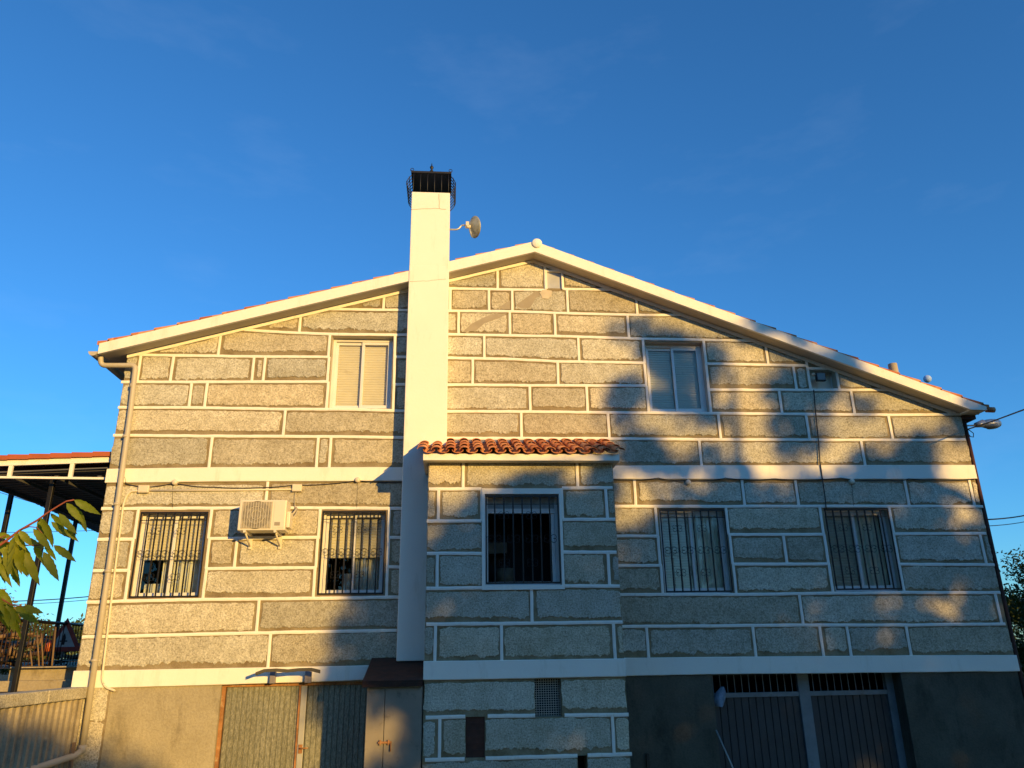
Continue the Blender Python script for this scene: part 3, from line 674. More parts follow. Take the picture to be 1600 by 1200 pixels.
# bay roof
EV = BD+.22; ze = WZ(800, 719.5, EV); ex0, ex1 = WX(661, 714, EV), WX(968, 714, EV); zf = ze+.105
mb = MB(); mb.box(ex0, ex1, -EV, -EV+.06, ze, zf, .006); mb.box(ex0+.0, ex0+.05, -EV+.06, -CD-.002, ze+.001, zf-.001); mb.box(ex1-.05, ex1, -EV+.06, -.0, ze+.001, zf-.001)
mb.box(ex0+.05, ex1-.05, -EV+.06, .0, ze+.012, ze+.04)
mb.build('fascia', MT['white'], bay)
zw = WZ(800, 689, 0); rise = (zw-zf-.03)/(EV+.02)
def barrel(mb, xm, ya, yb, za, zb, r, up=1, n=7):
    """one half-round tile from (ya, za) low end to (yb, zb) high end"""
    r0, r1 = r, r*.86; rows_ = []
    for (y, z, rr) in ((ya, za, r0), (yb, zb, r1)):
        for q in (rr, rr-.012):
            rows_.append([mb.bm.verts.new((xm+q*math.cos(math.pi*k/n), y, z+up*q*.62*math.sin(math.pi*k/n))) for k in range(n+1)])
    lo_o, lo_i, hi_o, hi_i = rows_
    for k in range(n):
        for f in ((lo_o[k], lo_o[k+1], hi_o[k+1], hi_o[k]), (lo_i[k+1], lo_i[k], hi_i[k], hi_i[k+1]), (lo_o[k+1], lo_o[k], lo_i[k], lo_i[k+1])):
            ff = mb.bm.faces.new(f); ff.smooth = True
mb = MB(); npit = 14; pit = (ex1-ex0+.02)/npit
for i in range(npit+1):
    xm = ex0-.02+pit*i
    for c in range(3, -1, -1):
        y_lo = -EV-.07+c*.36; y_hi = min(y_lo+.44, .01)
        if xm < xc1+.05: y_hi = min(y_hi, -CD-.002)
        if y_lo >= y_hi-.03: continue
        z_lo = zf+.02+rise*(y_lo+EV)+.02; z_hi = zf+.02+rise*(y_hi+EV)-.005
        jx = random.uniform(-.008, .008); jz = random.uniform(-.005, .008)
        barrel(mb, xm+jx, y_lo+random.uniform(-.012, .012), y_hi, z_lo+.028+jz, z_hi+.028+jz, pit*.37, 1)
    if i < npit:
        for c in range(3, -1, -1):
            y_lo = -EV-.05+c*.36; y_hi = min(y_lo+.44, .01)
            if xm+pit/2 < xc1+.05: y_hi = min(y_hi, -CD-.002)
            if y_lo >= y_hi-.03: continue
            barrel(mb, xm+pit/2, y_lo, y_hi, zf+.055+rise*(y_lo+EV)+.012, zf+.055+rise*(y_hi+EV)-.012, pit*.42, -1)
mb.build('bay_roof', MT['tile'], bay, recalc=False)
mb = MB(); mb.hexa([(xc1+.01,-.12,zw-.075),(ex1-.08,-.12,zw-.075),(ex1-.08,-.0,zw-.05),(xc1+.01,-.0,zw-.05)], [(xc1+.01,-.12,zw-.058),(ex1-.08,-.12,zw-.058),(ex1-.08,-.0,zw+.03),(xc1+.01,-.0,zw+.03)])
mb.build('flashing', MT['lead'], bay)
# vent mesh and boards in the openings under the bay
mb = MB(); x0, x1, z0, z1 = vent; y = -BD+.12
nx, nz = 11, 16
for i in range(nx+1): mb.box(x0+(x1-x0)*i/nx-.004, x0+(x1-x0)*i/nx+.004, y, y+.006, z0, z1)
for i in range(nz+1): mb.box(x0, x1, y-.006, y-.0005, z0+(z1-z0)*i/nz-.004, z0+(z1-z0)*i/nz+.004)
mb.build('vent_mesh', MT['steel_light'], bay)
mb = MB(); x0, x1, z0, z1 = slot; mb.box(x0+.001, x1-.001, -BD+.03, -BD+.05, z0+.001, z1-.001)
for i in range(1, 6): mb.box(x0+.01, x1-.01, -BD+.024, -BD+.029, z0+(z1-z0)*i/6-.012, z0+(z1-z0)*i/6+.012)
mb.build('red_brown_board', MT['brownbox'], bay)
# ------------------------------------------------------------------ windows
def shutter(x0, x1, z0, z1, y, m, parent):
    mb = MB(); n = max(1, round((z1-z0)/.045)); h = (z1-z0)/n
    for i in range(n):
        a = z0+h*i; mb.face([(x0,y,a),(x1,y,a),(x1,y-.009,a+h*.25),(x0,y-.009,a+h*.25)]); mb.face([(x0,y-.009,a+h*.25),(x1,y-.009,a+h*.25),(x1,y-.009,a+h*.8),(x0,y-.009,a+h*.8)]); mb.face([(x0,y-.009,a+h*.8),(x1,y-.009,a+h*.8),(x1,y,a+h),(x0,y,a+h)])
    return mb.build('shutter', m, parent, recalc=False)
def curtain(x0, x1, z0, z1, y, parent, folds=9, m='curtain'):
    mb = MB(); n = folds*8; rows_ = []
    for z in (z0, z1): rows_.append([mb.bm.verts.new((x0+(x1-x0)*i/n, y+.025*math.sin(2*math.pi*folds*i/n+.6*math.sin(i*.7)), z)) for i in range(n+1)])
    for i in range(n): mb.bm.faces.new((rows_[0][i], rows_[0][i+1], rows_[1][i+1], rows_[1][i])).smooth = True
    return mb.build('curtain', MT[m], parent)
def bars_frame(mb, x0, x1, z0, z1, y0, y1, wv, wh, wb=None):
    wb = wb or wh
    mb.box(x0, x0+wv, y0, y1, z0, z1, .003); mb.box(x1-wv, x1, y0, y1, z0, z1, .003)
    mb.box(x0+wv, x1-wv, y0+.001, y1-.001, z1-wh, z1); mb.box(x0+wv, x1-wv, y0+.001, y1-.001, z0, z0+wb)
def sliding(wd, o, dep, rec=.13):
    """two sliding sashes in an outer frame; returns pane ranges"""
    x0, x1, z0, z1 = o; y = -dep+rec; fw = .05
    mb = MB(); bars_frame(mb, x0+.001, x1-.001, z0+.001, z1-.001, y, y+.09, fw, .05); mb.build('frame', MT['alu'], wd)
    xm = (x0+x1)/2; a0, a1, b0, b1 = x0+fw, xm+.025, xm-.025, x1-fw
    for (p, q, yy) in ((a0, a1, y+.045), (b0, b1, y+.012)):
        mb = MB(); bars_frame(mb, p, q, z0+.051, z1-.051, yy, yy+.028, .045, .05); mb.build('sash', MT['alu'], wd)
        mb = MB(); mb.face([(p+.04,yy+.014,z0+.09),(q-.04,yy+.014,z0+.09),(q-.04,yy+.014,z1-.09),(p+.04,yy+.014,z1-.09)]); mb.build('pane', MT['glass'], wd, recalc=False)
    return (a0, a1, b0, b1, y)
def scroll(mb, x, z, y, r, sx, sz, rad=.0036):
    pts = []
    for i in range(17):
        t = i/16; a = t*1.7*math.pi; rr = r*(1-.62*t)
        pts.append((x+sx*(r-rr*math.cos(a)), y, z+sz*rr*math.sin(a)))
    mb.tube(pts, rad, 5)
def grille(wd, o, dep, nb=8, y=-.01, pad=.03):
    x0, x1, z0, z1 = o; x0 += .012; x1 -= .012; y = -dep+y+.0; mb = MB()
    mb.box(x0, x0+.018, y-.009, y+.009, z0+.02, z1-.02); mb.box(x1-.018, x1, y-.009, y+.009, z0+.02, z1-.02)
    mb.box(x0+.018, x1-.018, y-.008, y+.008, z0+.02, z0+.045); mb.box(x0+.018, x1-.018, y-.008, y+.008, z1-.045, z1-.02)
    mb.box(x0+.018, x1-.018, y-.007, y+.007, z1-.16, z1-.15)
    xs = [x0+(x1-x0)*(i+1)/(nb+1) for i in range(nb)]
    for x in xs: mb.box(x-.0105, x+.0105, y-.0085, y+.0085, z0+.045, z1-.045)
    H = z1-z0; pz = (x1-x0)/(nb+1)
    for i, x in enumerate(xs):
        mids = [.5] if i % 2 else [.5]
        for sx in (-1, 1):
            for sz in (-1, 1):
                if i % 2 == 0: scroll(mb, x+sx*.008, z0+H*.50+sz*.018, y, pz*.36, sx, sz)
                if i % 3 == 1:
                    scroll(mb, x+sx*.008, z0+H*.24+sz*.02, y, pz*.30, sx, sz); scroll(mb, x+sx*.008, z0+H*.76+sz*.02, y, pz*.30, sx, sz)
    for x in (x0, *xs[::2]):
        if x+2*pz <= x1+.01: mb.tube([(x+t*2*pz, y-.004, z0+H*.5+.05*math.sin(2*math.pi*t)) for t in [k/10 for k in range(11)]], .003, 5)
    return mb.build('grille', MT['iron'], wd)
def window(o, dep=0.0, label=None):
    e = bpy.data.objects.new('window', None); C.objects.link(e); e.parent = house; e.location = Vector(((o[0]+o[1])/2, -dep, o[2]))-Vector(house.location)
    if label: e['label'] = label
    if dep == 0: mb = MB(); reveals(mb, o, 0.0, .24); mb.build('reveal', MT['reveal'], e, recalc=False)
    return e
def trim(wd, o, y0=-.004, y1=.02, wdt=.03):
    mb = MB(); x0, x1, z0, z1 = o; bars_frame(mb, x0+.002, x1-.002, z0+.002, z1-.002, y0, y1, wdt, wdt); mb.build('stone_trim', MT['stone_trim'], wd)
# upper left: both sashes shut, cream shutter fully down
wd = window(OP['UL'], 0, 'upper window with cream shutter down, left of the chimney'); a0, a1, b0, b1, y = sliding(wd, OP['UL'], 0)
o = OP['UL']; shutter(o[0]+.05, o[1]-.05, o[2]+.05, o[3]-.05, y+.10, MT['shutter'], wd)
wd = window(OP['UR'], 0, 'upper window with shade-toned shutter down, right of the chimney'); a0, a1, b0, b1, y = sliding(wd, OP['UR'], 0)
o = OP['UR']; shutter(o[0]+.05, o[1]-.05, o[2]+.05, o[3]-.05, y+.10, MT['shaded_shutter'], wd)
for k, lab, fr in (('L1', 'barred window with half raised shutter beside the downpipe', .60), ('L2', 'barred window with half raised shutter beside the chimney', .47)):
    o = OP[k]; wd = window(o, 0, lab); a0, a1, b0, b1, y = sliding(wd, o, 0, .11); trim(wd, o)
    zs = o[2]+(o[3]-o[2])*(1-fr if k == 'L2' else .44)
    zs = o[2]+(o[3]-o[2])*.45
    shutter(o[0]+.05, o[1]-.05, zs, o[3]-.05, y+.115, MT['shutter'], wd); grille(wd, o, 0, 7)
    xm = (o[0]+o[1])/2
    curtain(xm-.02, o[1]-.06, o[2]+.04, zs+.1, y+.22, wd, 7)
    if k == 'L1': curtain(o[0]+.33, xm-.02, o[2]+.04, zs+.1, y+.24, wd, 3); curtain(o[0]+.06, o[0]+.31, o[2]+.04, o[2]+.26, y+.3, wd, 3)
    else: curtain(xm-.18, xm-.04, o[2]+.04, o[2]+.38, y+.3, wd, 2)
for k, lab in (('R1', 'barred window right of the bay, left sash shuttered'), ('R2', 'barred window at the right end of the wall, left sash shuttered')):
    o = OP[k]; wd = window(o, 0, lab); a0, a1, b0, b1, y = sliding(wd, o, 0, .14)
    shutter(a0, a1-.03, o[2]+.05, o[3]-.05, y+.03, MT['shaded_shutter'], wd) if False else shutter(o[0]+.05, (o[0]+o[1])/2, o[2]+.05, o[3]-.05, y+.10, MT['shaded_shutter'], wd)
    grille(wd, o, 0, 7); curtain((o[0]+o[1])/2, o[1]-.06, o[2]+(o[3]-o[2])*(.05 if k == 'R1' else .05), o[3]-.06, y+.12, wd, 6, 'grey_curtain')
# bay window: wide open dark room behind the bars
o = BOP; wd = window(o, BD, 'barred dark open window in the projecting bay')
x0, x1, z0, z1 = o; y = -BD+.13
mb = MB(); mb.box(x0+.001, x0+.055, y, y+.07, z0+.001, z1-.001); mb.box(x1-.06, x1-.001, y, y+.07, z0+.001, z1-.001); mb.box(x0+.055, x1-.06, y+.001, y+.069, z0+.001, z0+.06)
zt_ = z0+(z1-z0)*.80
mb.box(x0+.055, x1-.06, y+.001, y+.069, zt_, zt_+.07); mb.box(x1-.11, x1-.062, y+.02, y+.05, z0+.06, zt_); mb.build('frame', MT['alu'], wd)
mb = MB(); mb.box(x0+.055, x1-.06, y+.02, y+.035, zt_+.07, z1-.001); mb.build('shutter_box', simple('grey_shutter_box', (.30, .31, .30), .5), wd)
grille(wd, o, BD, 7)
mb = MB(); mb.box(x0+.05, x0+.38, -.35, -.1, z0+.55, z0+.72); mb.build('shelf', MT['bedroom'], wd); mb = MB(); mb.lathe((x0+.35, -.3, z0+.1), (0, 0, 1), [(.001, 0), (.16, 0), (.14, .22), (.001, .23)]); mb.build('jar', MT['bedroom'], wd)
# small gable openings
o = OP['SM']; e = window(o, 0, 'small square recess with a floodlight under the right rake')
mb = MB(); mb.box(o[0], o[1], .22, .24, o[2], o[3]); mb.box(o[0]+.02, o[0]+.36, .19, .219, o[2]+.02, o[3]-.02); mb.build('pane_board', MT['white'], e)
mb = MB(); bars_frame(mb, o[0]+.0, o[1], o[2], o[3], .17, .188, .025, .025); mb.build('frame', MT['alu'], e)
o = OP['VT']; mb = MB(); mb.box(o[0]+.004, o[1]-.004, .02, .03, o[2]+.004, o[3]-.004); mb.build('vent_plate', simple('grey_vent_plate', (.42, .44, .48), .5), house)
mb = MB(); mb.box(o[0]-.045, o[0]+.004, -.03, .02, o[2]-.03, o[3]+.05); mb.box(o[0]+.004, o[1]-.004, -.028, .02, o[3]-.004, o[3]+.03); mb.box(o[1]-.004, o[1]+.02, -.028, .02, o[2]-.03, o[3]-.03)
mb.build('vent_surround', MT['joint'], house)
# ------------------------------------------------------------------ garage doors
def sub_empty(name, loc, label=None):
    e = bpy.data.objects.new(name, None); C.objects.link(e); e.parent = house; e.location = Vector(loc)-Vector(house.location)
    if label: e['label'] = label
    return e
def ribbed(mb, x0, x1, z0, z1, y, pitch=.078, d=.013):
    n = max(1, round((x1-x0)/pitch)); p = (x1-x0)/n; pts = []
    for i in range(n):
        a = x0+p*i; pts += [(a, y), (a+p*.10, y), (a+p*.16, y-d), (a+p*.94, y-d)]
    pts.append((x1, y))
    for (a, b) in zip(pts, pts[1:]): mb.face([(a[0],a[1],z0),(b[0],b[1],z0),(b[0],b[1],z1),(a[0],a[1],z1)])
e = sub_empty('garage_door', (-2.2, 0, 0), 'galvanised ribbed double door with rusty frame, left of the cupboard')
x0, x1, z0, z1 = GL; xm = W(470, 1135).x; y = .10
mb = MB(); ribbed(mb, x0+.06, xm-.05, z0+.05, z1-.05, y+.02); mb.build('left_leaf', MT['galv'], e, recalc=False)
mb = MB(); ribbed(mb, xm+.05, x1-.03, z0+.05, z1-.05, y+.02); mb.build('right_leaf', MT['galv'], e, recalc=False)
mb = MB(); mb.box(x0, x0+.05, y-.03, y+.03, z0, z1, .004); mb.box(x0+.05, x1, y-.028, y+.028, z1-.045, z1); mb.box(xm-.075, xm-.045, y-.022, y+.03, z0, z1-.046); mb.build('rusty_frame', MT['rust'], e)
mb = MB(); mb.box(xm-.042, xm+.042, y-.035, y+.02, z0, z1-.047, .005); mb.build('meeting_stile', MT['steel_light'], e)
p = W(469, 1171); mb = MB(); mb.box(p.x-.035, p.x+.02, y-.05, y-.036, p.z-.06, p.z+.06); mb.tube([(p.x, y-.05, p.z+.01), (p.x, y-.085, p.z+.01), (p.x+.11, y-.085, p.z+.015)], .010, 8); mb.build('handle', MT['rust'], e)
e = sub_empty('garage_door', (5.6, 0, 0), 'blue grey ribbed double door with barred top, under the right windows')
x0, x1, z0, z1 = GR; y = .30; ztr = W(1200, 1085, -.3).z; xm0, xm1 = WX(1256, 1130, -.3), WX(1268, 1130, -.3)
mb = MB(); mb.box(x0, x0+.05, y-.03, y+.05, z0, z1); mb.box(x1-.12, x1, y-.03, y+.05, z0, z1); mb.box(x0+.05, x1-.12, y-.025, y+.03, ztr-.035, ztr+.035, .004); mb.box(xm0-.03, xm1+.03, y-.04, y+.04, z0, z1, .006)
mb.build('frame', MT['steel'], e)
for i in range(25):
    x = x0+.10+(x1-x0-.25)*i/24
    if xm0-.05 < x < xm1+.05: continue
    mb = MB(); mb.box(x-.005, x+.005, y-.005, y+.005, ztr+.035, z1); mb.build('top_bar', MT['steel'], e)
mb = MB(); ribbed(mb, x0+.05, xm0-.03, z0, ztr-.035, y+.02, .12, .015); mb.build('left_leaf', MT['panel'], e, recalc=False)
mb = MB(); ribbed(mb, xm1+.03, x1-.12, z0, ztr-.035, y+.02, .12, .015); mb.build('right_leaf', MT['panel'], e, recalc=False)
p = W(1408, 1097, -.3); mb = MB(); mb.box(p.x-.05, p.x+.05, y-.07, y-.03, p.z-.05, p.z+.05, .01); mb.build('lock_box', MT['lampglass'], e)
# side downpipe on the far right corner
mb = MB(); mb.tube([(XR+.05, .02, z) for z in (ZG, 2, 4, rake(XR)-.12)], .035, 10); mb.build('side_downpipe', MT['brownbox'], house)
# ------------------------------------------------------------------ gutter and beige downpipe on the left corner
mb = MB(); gz = rake(xfl)+.03
for k in range(1):
    pts = [(xfl-.10+.075*math.cos(a)-.0, gz+.075*math.sin(a)) for a in [math.pi+math.pi*i/10 for i in range(11)]]
    for a, b in zip(pts, pts[1:]): mb.face([(a[0],-VD+.02,a[1]),(b[0],-VD+.02,b[1]),(b[0],HD,b[1]),(a[0],HD,a[1])])
    mb.face([(p_[0],-VD+.02,p_[1]) for p_ in pts])
mb.build('gutter', MT['pvc'], house, recalc=False)
def rounded(pts, r=.06, n=5):
    pts = [Vector(p) for p in pts]; out = [pts[0]]
    for a, b, c in zip(pts, pts[1:], pts[2:]):
        d0 = (a-b); d1 = (c-b); rr = min(r, d0.length/2, d1.length/2); p0 = b+d0.normalized()*rr; p1 = b+d1.normalized()*rr
        for i in range(n+1):
            t = i/n; out.append(p0*(1-t)**2+b*2*t*(1-t)+p1*t*t)
    out.append(pts[-1]); return out
q = [W(157,548,.2), W(157.5,571,.12), W(212,571,.12), W(204,640,.10), W(171,880,.10), W(129,1168,.10)]
mb = MB(); mb.tube(rounded(q, .08), .043, 14)
for (a, b) in (((207.8,600),(207,606)), ((197,680),(196.4,684)), ((183,786),(182.4,790)), ((169,890),(168.4,895)), ((148,1030),(147.6,1034))):
    mb.tube([W(*a,.10), W(*b,.10)], .052, 14)
mb.tube([W(129.5,1164,.10), W(127,1176,.10)], .055, 14)
mb.build('downpipe', MT['pvc'], house)
# ------------------------------------------------------------------ lean-to cupboard at the foot of the chimney
CBD = 1.18
cb0, cb1 = WX(571, 1130, CBD), bx0-.015; czt = WZ(620, 1073, CBD)
cup = empty('cupboard', ((cb0+cb1)/2, -CBD/2, ZG), 'weathered sheet metal cupboard with a rusty lean-to roof at the foot of the chimney', 'cupboard')
mb = MB(); mb.box(cb0, cb1, -CBD+.03, -.0, ZG, czt); mb.build('carcass', MT['cabinet'], cup)
xd = WX(600, 1130, CBD)
mb = MB(); mb.box(cb0+.004, xd-.004, -CBD, -CBD+.029, ZG+.03, czt-.02, .004); mb.build('narrow_door', MT['cabinet'], cup)
mb = MB(); mb.box(xd+.004, cb1-.01, -CBD-.004, -CBD+.029, ZG+.03, czt-.02, .004); mb.build('wide_door', MT['cabinet'], cup)
mb = MB(); p = W(599, 1160, CBD); mb.box(p.x-.07, p.x+.11, -CBD-.03, -CBD-.006, p.z-.012, p.z+.012); mb.box(p.x-.05, p.x-.03, -CBD-.04, -CBD-.0045, p.z-.03, p.z+.03); mb.box(p.x+.06, p.x+.08, -CBD-.04, -CBD-.0045, p.z-.03, p.z+.03); mb.tube([(p.x+.1, -CBD-.03, p.z), (p.x+.1, -CBD-.035, p.z-.11)], .008, 6)
mb.build('bolt', MT['rust'], cup)
hz1 = WZ(640, 1033, CD)-.003; hz0 = WZ(620, 1063, CBD+.05)
mb = MB(); a = [(cb0-.06,-CBD-.07,hz0),(cb1,-CBD-.07,hz0),(cb1,-.037,hz1+.055),(cb0-.06,-.037,hz1+.055)]
mb.hexa([(p_[0],p_[1],p_[2]-.03) for p_ in a], a)
mb.box(cb0-.06, cb1, -CBD-.075, -CBD-.045, czt+.002, hz0-.031); mb.box(cb0-.03, cb1-.002, -CBD-.04, -.04, czt+.002, hz0-.035)
mb.build('lean_to_roof', MT['rust_dark'], cup)
# ------------------------------------------------------------------ air conditioner
ac = empty('air_conditioner', (-2.94, 0, W(410,842).z), 'cream air conditioner unit on two brackets between the left windows', 'air conditioner')
AD = .44; ax0, ax1 = -3.305, -2.588; az0, az1 = WZ(410, 828.5, AD), WZ(410, 781, AD)
mb = MB(); mb.box(ax0, ax1, -AD, -.12, az0, az1, .012); mb.build('casing', MT['ac'], ac)
mb = MB(); mb.box(ax1+.001, ax1+.055, -AD+.06, -.14, az0+.05, az0+.30, .012); mb.build('side_cover', MT['ac'], ac)
fcx, fcz, fr_ = ax0+.27, (az0+az1)/2, .215
mb = MB(); mb.box(ax0+.05, ax0+.50, -AD-.006, -AD+.002, az0+.03, az1-.03); mb.build('fan_recess', simple('fan_recess_grey', (.30, .26, .19), .7), ac)
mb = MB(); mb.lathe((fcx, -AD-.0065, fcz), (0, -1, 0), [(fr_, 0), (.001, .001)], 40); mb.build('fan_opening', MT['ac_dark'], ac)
mb = MB()
for i in range(22):
    z = az0+.04+(az1-az0-.08)*i/21; mb.box(ax0+.05, ax0+.50, -AD-.014, -AD-.009, z-.0022, z+.0022)
for i in range(12):
    x = ax0+.06+.43*i/11; mb.box(x-.0025, x+.0025, -AD-.019, -AD-.0145, az0+.035, az1-.035)
for r_ in (.07, .13): mb.tube([(fcx+r_*math.cos(a), -AD-.020, fcz+r_*math.sin(a)) for a in [2*math.pi*i/32 for i in range(33)]], .0025, 5)
mb.build('fan_grille', MT['ac'], ac)
mb = MB(); mb.box(ax0+.535, ax1-.02, -AD-.006, -AD+.002, az0+.035, az1-.02, .002); mb.build('service_panel', MT['ac'], ac)
mb = MB(); mb.box(ax0+.555, ax0+.64, -AD-.009, -AD-.0065, az0+.07, az0+.125); mb.build('rating_plate', simple('grey_label', (.34, .30, .23), .6), ac)
for bx in (-3.19, -2.73):
    mb = MB(); mb.box(bx-.018, bx+.018, -AD-.02, -.02, az0-.035, az0-.002); mb.tube([(bx, -AD+.06, az0-.03), (bx, -.03, az0-.20)], .014, 6); mb.box(bx-.025, bx+.025, -.022, -.0, az0-.24, az0-.01); mb.box(bx-.022, bx+.022, -.05, -.022, az0-.235, az0-.195, .005)
    mb.build('bracket', MT['ac'], ac)
mb = MB(); mb.tube(rounded([(ax1+.05, -.2, az0+.28), (ax1+.09, -.16, az0+.36), (ax1+.07, -.04, az0+.42), (ax1+.05, .0, az0+.43)], .05), .016, 8)
mb.tube(rounded([(ax1+.05, -.22, az0+.2), (ax1+.10, -.15, az0+.30), (ax1+.09, -.04, az0+.40)], .05), .012, 8); mb.build('refrigerant_pipe', MT['pvc'], ac)
# ------------------------------------------------------------------ boxes, conduit and cables on the wall
def cbl(name, pts, r, m, label, cat, group=None, n=6):
    mb = MB(); mb.tube(pts, r, n); o = mb.build(name, m); return tag(o, label, cat, group)
def jbox(p0, p1, label):
    a, b = W(*p0), W(*p1); mb = MB(); mb.box(a.x, b.x, -.075, -.012, b.z, a.z, .008); mb.box(a.x+.01, b.x-.01, -.080, -.0755, b.z+.01, a.z-.01, .002)
    return tag(mb.build('junction_box', MT['cream']), label, 'junction box', 'junction boxes on the conduit')
jbox((219,759.5), (234,771), 'cream junction box above the left barred window, near the downpipe'); jbox((458,758), (472,769), 'cream junction box above the right corner of the air conditioner')
cbl('conduit', rounded([W(219,766.5,.03), W(201,768,.03), W(193,785,.03), W(176,920,.03), W(159,1062,.05), W(164,1074,.05), W(178,1078.5,.05), W(180,1080,.0)], .12, 8), .017, MT['cream'], 'thin cream conduit running down beside the beige downpipe', 'conduit', None, 8)
cbl('conduit', [W(234,766.5,.03), W(340,766,.03), W(458,764.5,.03)], .015, MT['cream'], 'level cream conduit between the two junction boxes', 'conduit', None, 8)
def sag(pts, dep, s=2.5, k=8):
    out = []
    for a, b in zip(pts, pts[1:]):
        for i in range(k): t = i/k; out.append(W(a[0]+(b[0]-a[0])*t, a[1]+(b[1]-a[1])*t+s*4*t*(1-t), dep))
    out.append(W(*pts[-1], dep)); return out
cbl('cable', sag([(195,745),(197,756),(219,761)], .03, 0)+sag([(219,761),(273,754.5),(332,761)], .03, 2)+sag([(332,761),(400,762),(458,758)], .03, 1)+sag([(472,758),(559,750.5)], .03, 2)+sag([(559,750.5),(628,753)], .03, 2), .007, MT['cable'], 'dark cable sagging under the white band, left of the chimney', 'cable', None)
cbl('cable', sag([(958,748.5),(1029,747),(1074,750),(1134,747)], .045, 2)+sag([(1134,747),(1210,748),(1314,747),(1390,750),(1420,748),(1526,748)], .045, 2.2), .007, MT['cable'], 'dark cable along the lower edge of the white band, right of the bay', 'cable', None)
for (px, py, lab) in ((273.5,753.8,'round cream box on the cable above the leftmost barred window'), (559,750,'round cream box on the cable just left of the chimney'), (1075,754,'round white box on the cable between bay and black cable'), (1330.5,752.5,'round box on the cable, rightmost of the four round boxes')):
    p = W(px, py, .03); mb = MB(); mb.lathe((p.x, -.001, p.z), (0, -1, 0), [(.045, 0), (.045, .06), (.036, .072), (.001, .075)], 20)
    tag(mb.build('round_box', MT['cream']), lab, 'round box', 'round boxes on the cable')
for (a, b, lab) in (((270,758),(269.5,795),'hairline wire down to the leftmost barred window'), ((558.5,755),(557.5,794),'hairline wire down to the barred window by the chimney'), ((1331,757),(1334,791),'hairline wire down to the rightmost barred window')):
    cbl('thin_wire', sag([a, b], .018, 0), .0025, MT['cable'], lab, 'wire', None)
cbl('cable', sag([(1271.5,609),(1274,640),(1279,690),(1281,720),(1285,748),(1289,775),(1291,796)], .05, .0), .010, MT['cable'], 'black cable hanging from the small recess down to the rightmost window', 'cable', None)
cbl('conduit', [W(462.5,769,.03), W(460.5,775,.03), W(461,800,.03), W(458,812,.06), W(455,818,.12)], .009, MT['pvc'], 'short cable from the junction box to the air conditioner', 'cable', None)
# floodlight in the recess
fl = empty('floodlight', (W(1279,592).x, .1, W(1279,592).z), 'small black floodlight in the square recess under the right rake', 'floodlight')
p0, p1 = W(1272.5,583.5,-.0), W(1289,596.5,-.0)
mb = MB(); mb.box(p0.x, p1.x, -.06, -.0, p1.z, p0.z, .008); mb.build('housing', MT['black'], fl)
mb = MB(); mb.box(p0.x+.015, p1.x-.015, -.066, -.0605, p1.z+.015, p0.z-.015); mb.build('lens', simple('dark_lens', (.12, .13, .12), .15), fl)
mb = MB(); mb.tube([((p0.x+p1.x)/2, -.0, p0.z-.03), ((p0.x+p1.x)/2, .19, p0.z-.06)], .012, 8); mb.lathe((p0.x-.03, -.02, p0.z-.03), (0,-1,0), [(.028, -.03), (.03, .02), (.001, .035)]); mb.build('sensor_arm', MT['cream'], fl)
# winged metal bracket on the band above the left garage door
br = empty('wall_bracket', (W(445,1062).x, -.1, W(445,1068).z), 'dark metal arm with two wing-like ends on the white band above the galvanised door', 'bracket')
for (a, b) in (((421,1068),(431,1047)), ((476,1067),(487,1047))):
    p, q = W(*a, .10), W(*b, .10); mb = MB(); mb.box(p.x, q.x, -.12, -.036, p.z, q.z, .004); mb.build('post', MT['lead'], br)
mb = MB()
def wing(pts, dep, hgt=.045, th=.09):
    for a, b in zip(pts, pts[1:]):
        p, q = W(*a, dep), W(*b, dep); mb.hexa([(p.x, p.y, p.z-hgt/2), (q.x, q.y, q.z-hgt/2), (q.x, q.y+th, q.z-hgt/2), (p.x, p.y+th, p.z-hgt/2)], [(p.x, p.y, p.z+hgt/2), (q.x, q.y, q.z+hgt/2), (q.x, q.y+th, q.z+hgt/2), (p.x, p.y+th, p.z+hgt/2)])
wing([(399,1053),(412,1048),(430,1047),(448,1048.5),(466,1046.5),(485,1046),(499,1049.5)], .42)
mb.build('arm', MT['arm'], br)
# ------------------------------------------------------------------ satellite dish
sd = empty('satellite_dish', W(700,358,.1), 'small round dish seen from behind on an arm beside the white chimney', 'satellite dish')
dc = W(736, 354.5, .15); ax = Vector((.80, .42, .22)).normalized()
mb = MB(); R0 = .20
prof = [(.001, 0)]+[(R0*i/8, .085*(i/8)**2) for i in range(1, 9)]
mb.lathe(dc, ax, prof+[(R0+.006, .085), (R0+.006, .078)]+[(R0*i/8, .085*(i/8)**2-.008) for i in range(7, 0, -1)], 28); mb.build('dish', MT['dish'], sd)
mb = MB(); c0 = dc-ax*.02; mb.tube([c0, c0-ax*.09], .035, 10); q = c0-ax*.06; mb.box(q.x-.03, q.x+.03, q.y-.04, q.y+.04, q.z-.0, q.z+.09, .006); mb.build('mount', MT['cream'], sd)
mb = MB(); mb.tube(rounded([(xc1, -.15, WZ(700,358.5,.15)), W(716,359,.15), W(722,351,.15), (q.x, q.y, q.z+.02)], .06), .016, 8)
u = ax.orthogonal().normalized(); mb.tube([c0-ax*.02+Vector((0,0,-.02)), dc+ax*.06-Vector((0,0,.22))+Vector((-.03,0,0))], .012, 6); mb.build('arm', MT['lampgrey'], sd)
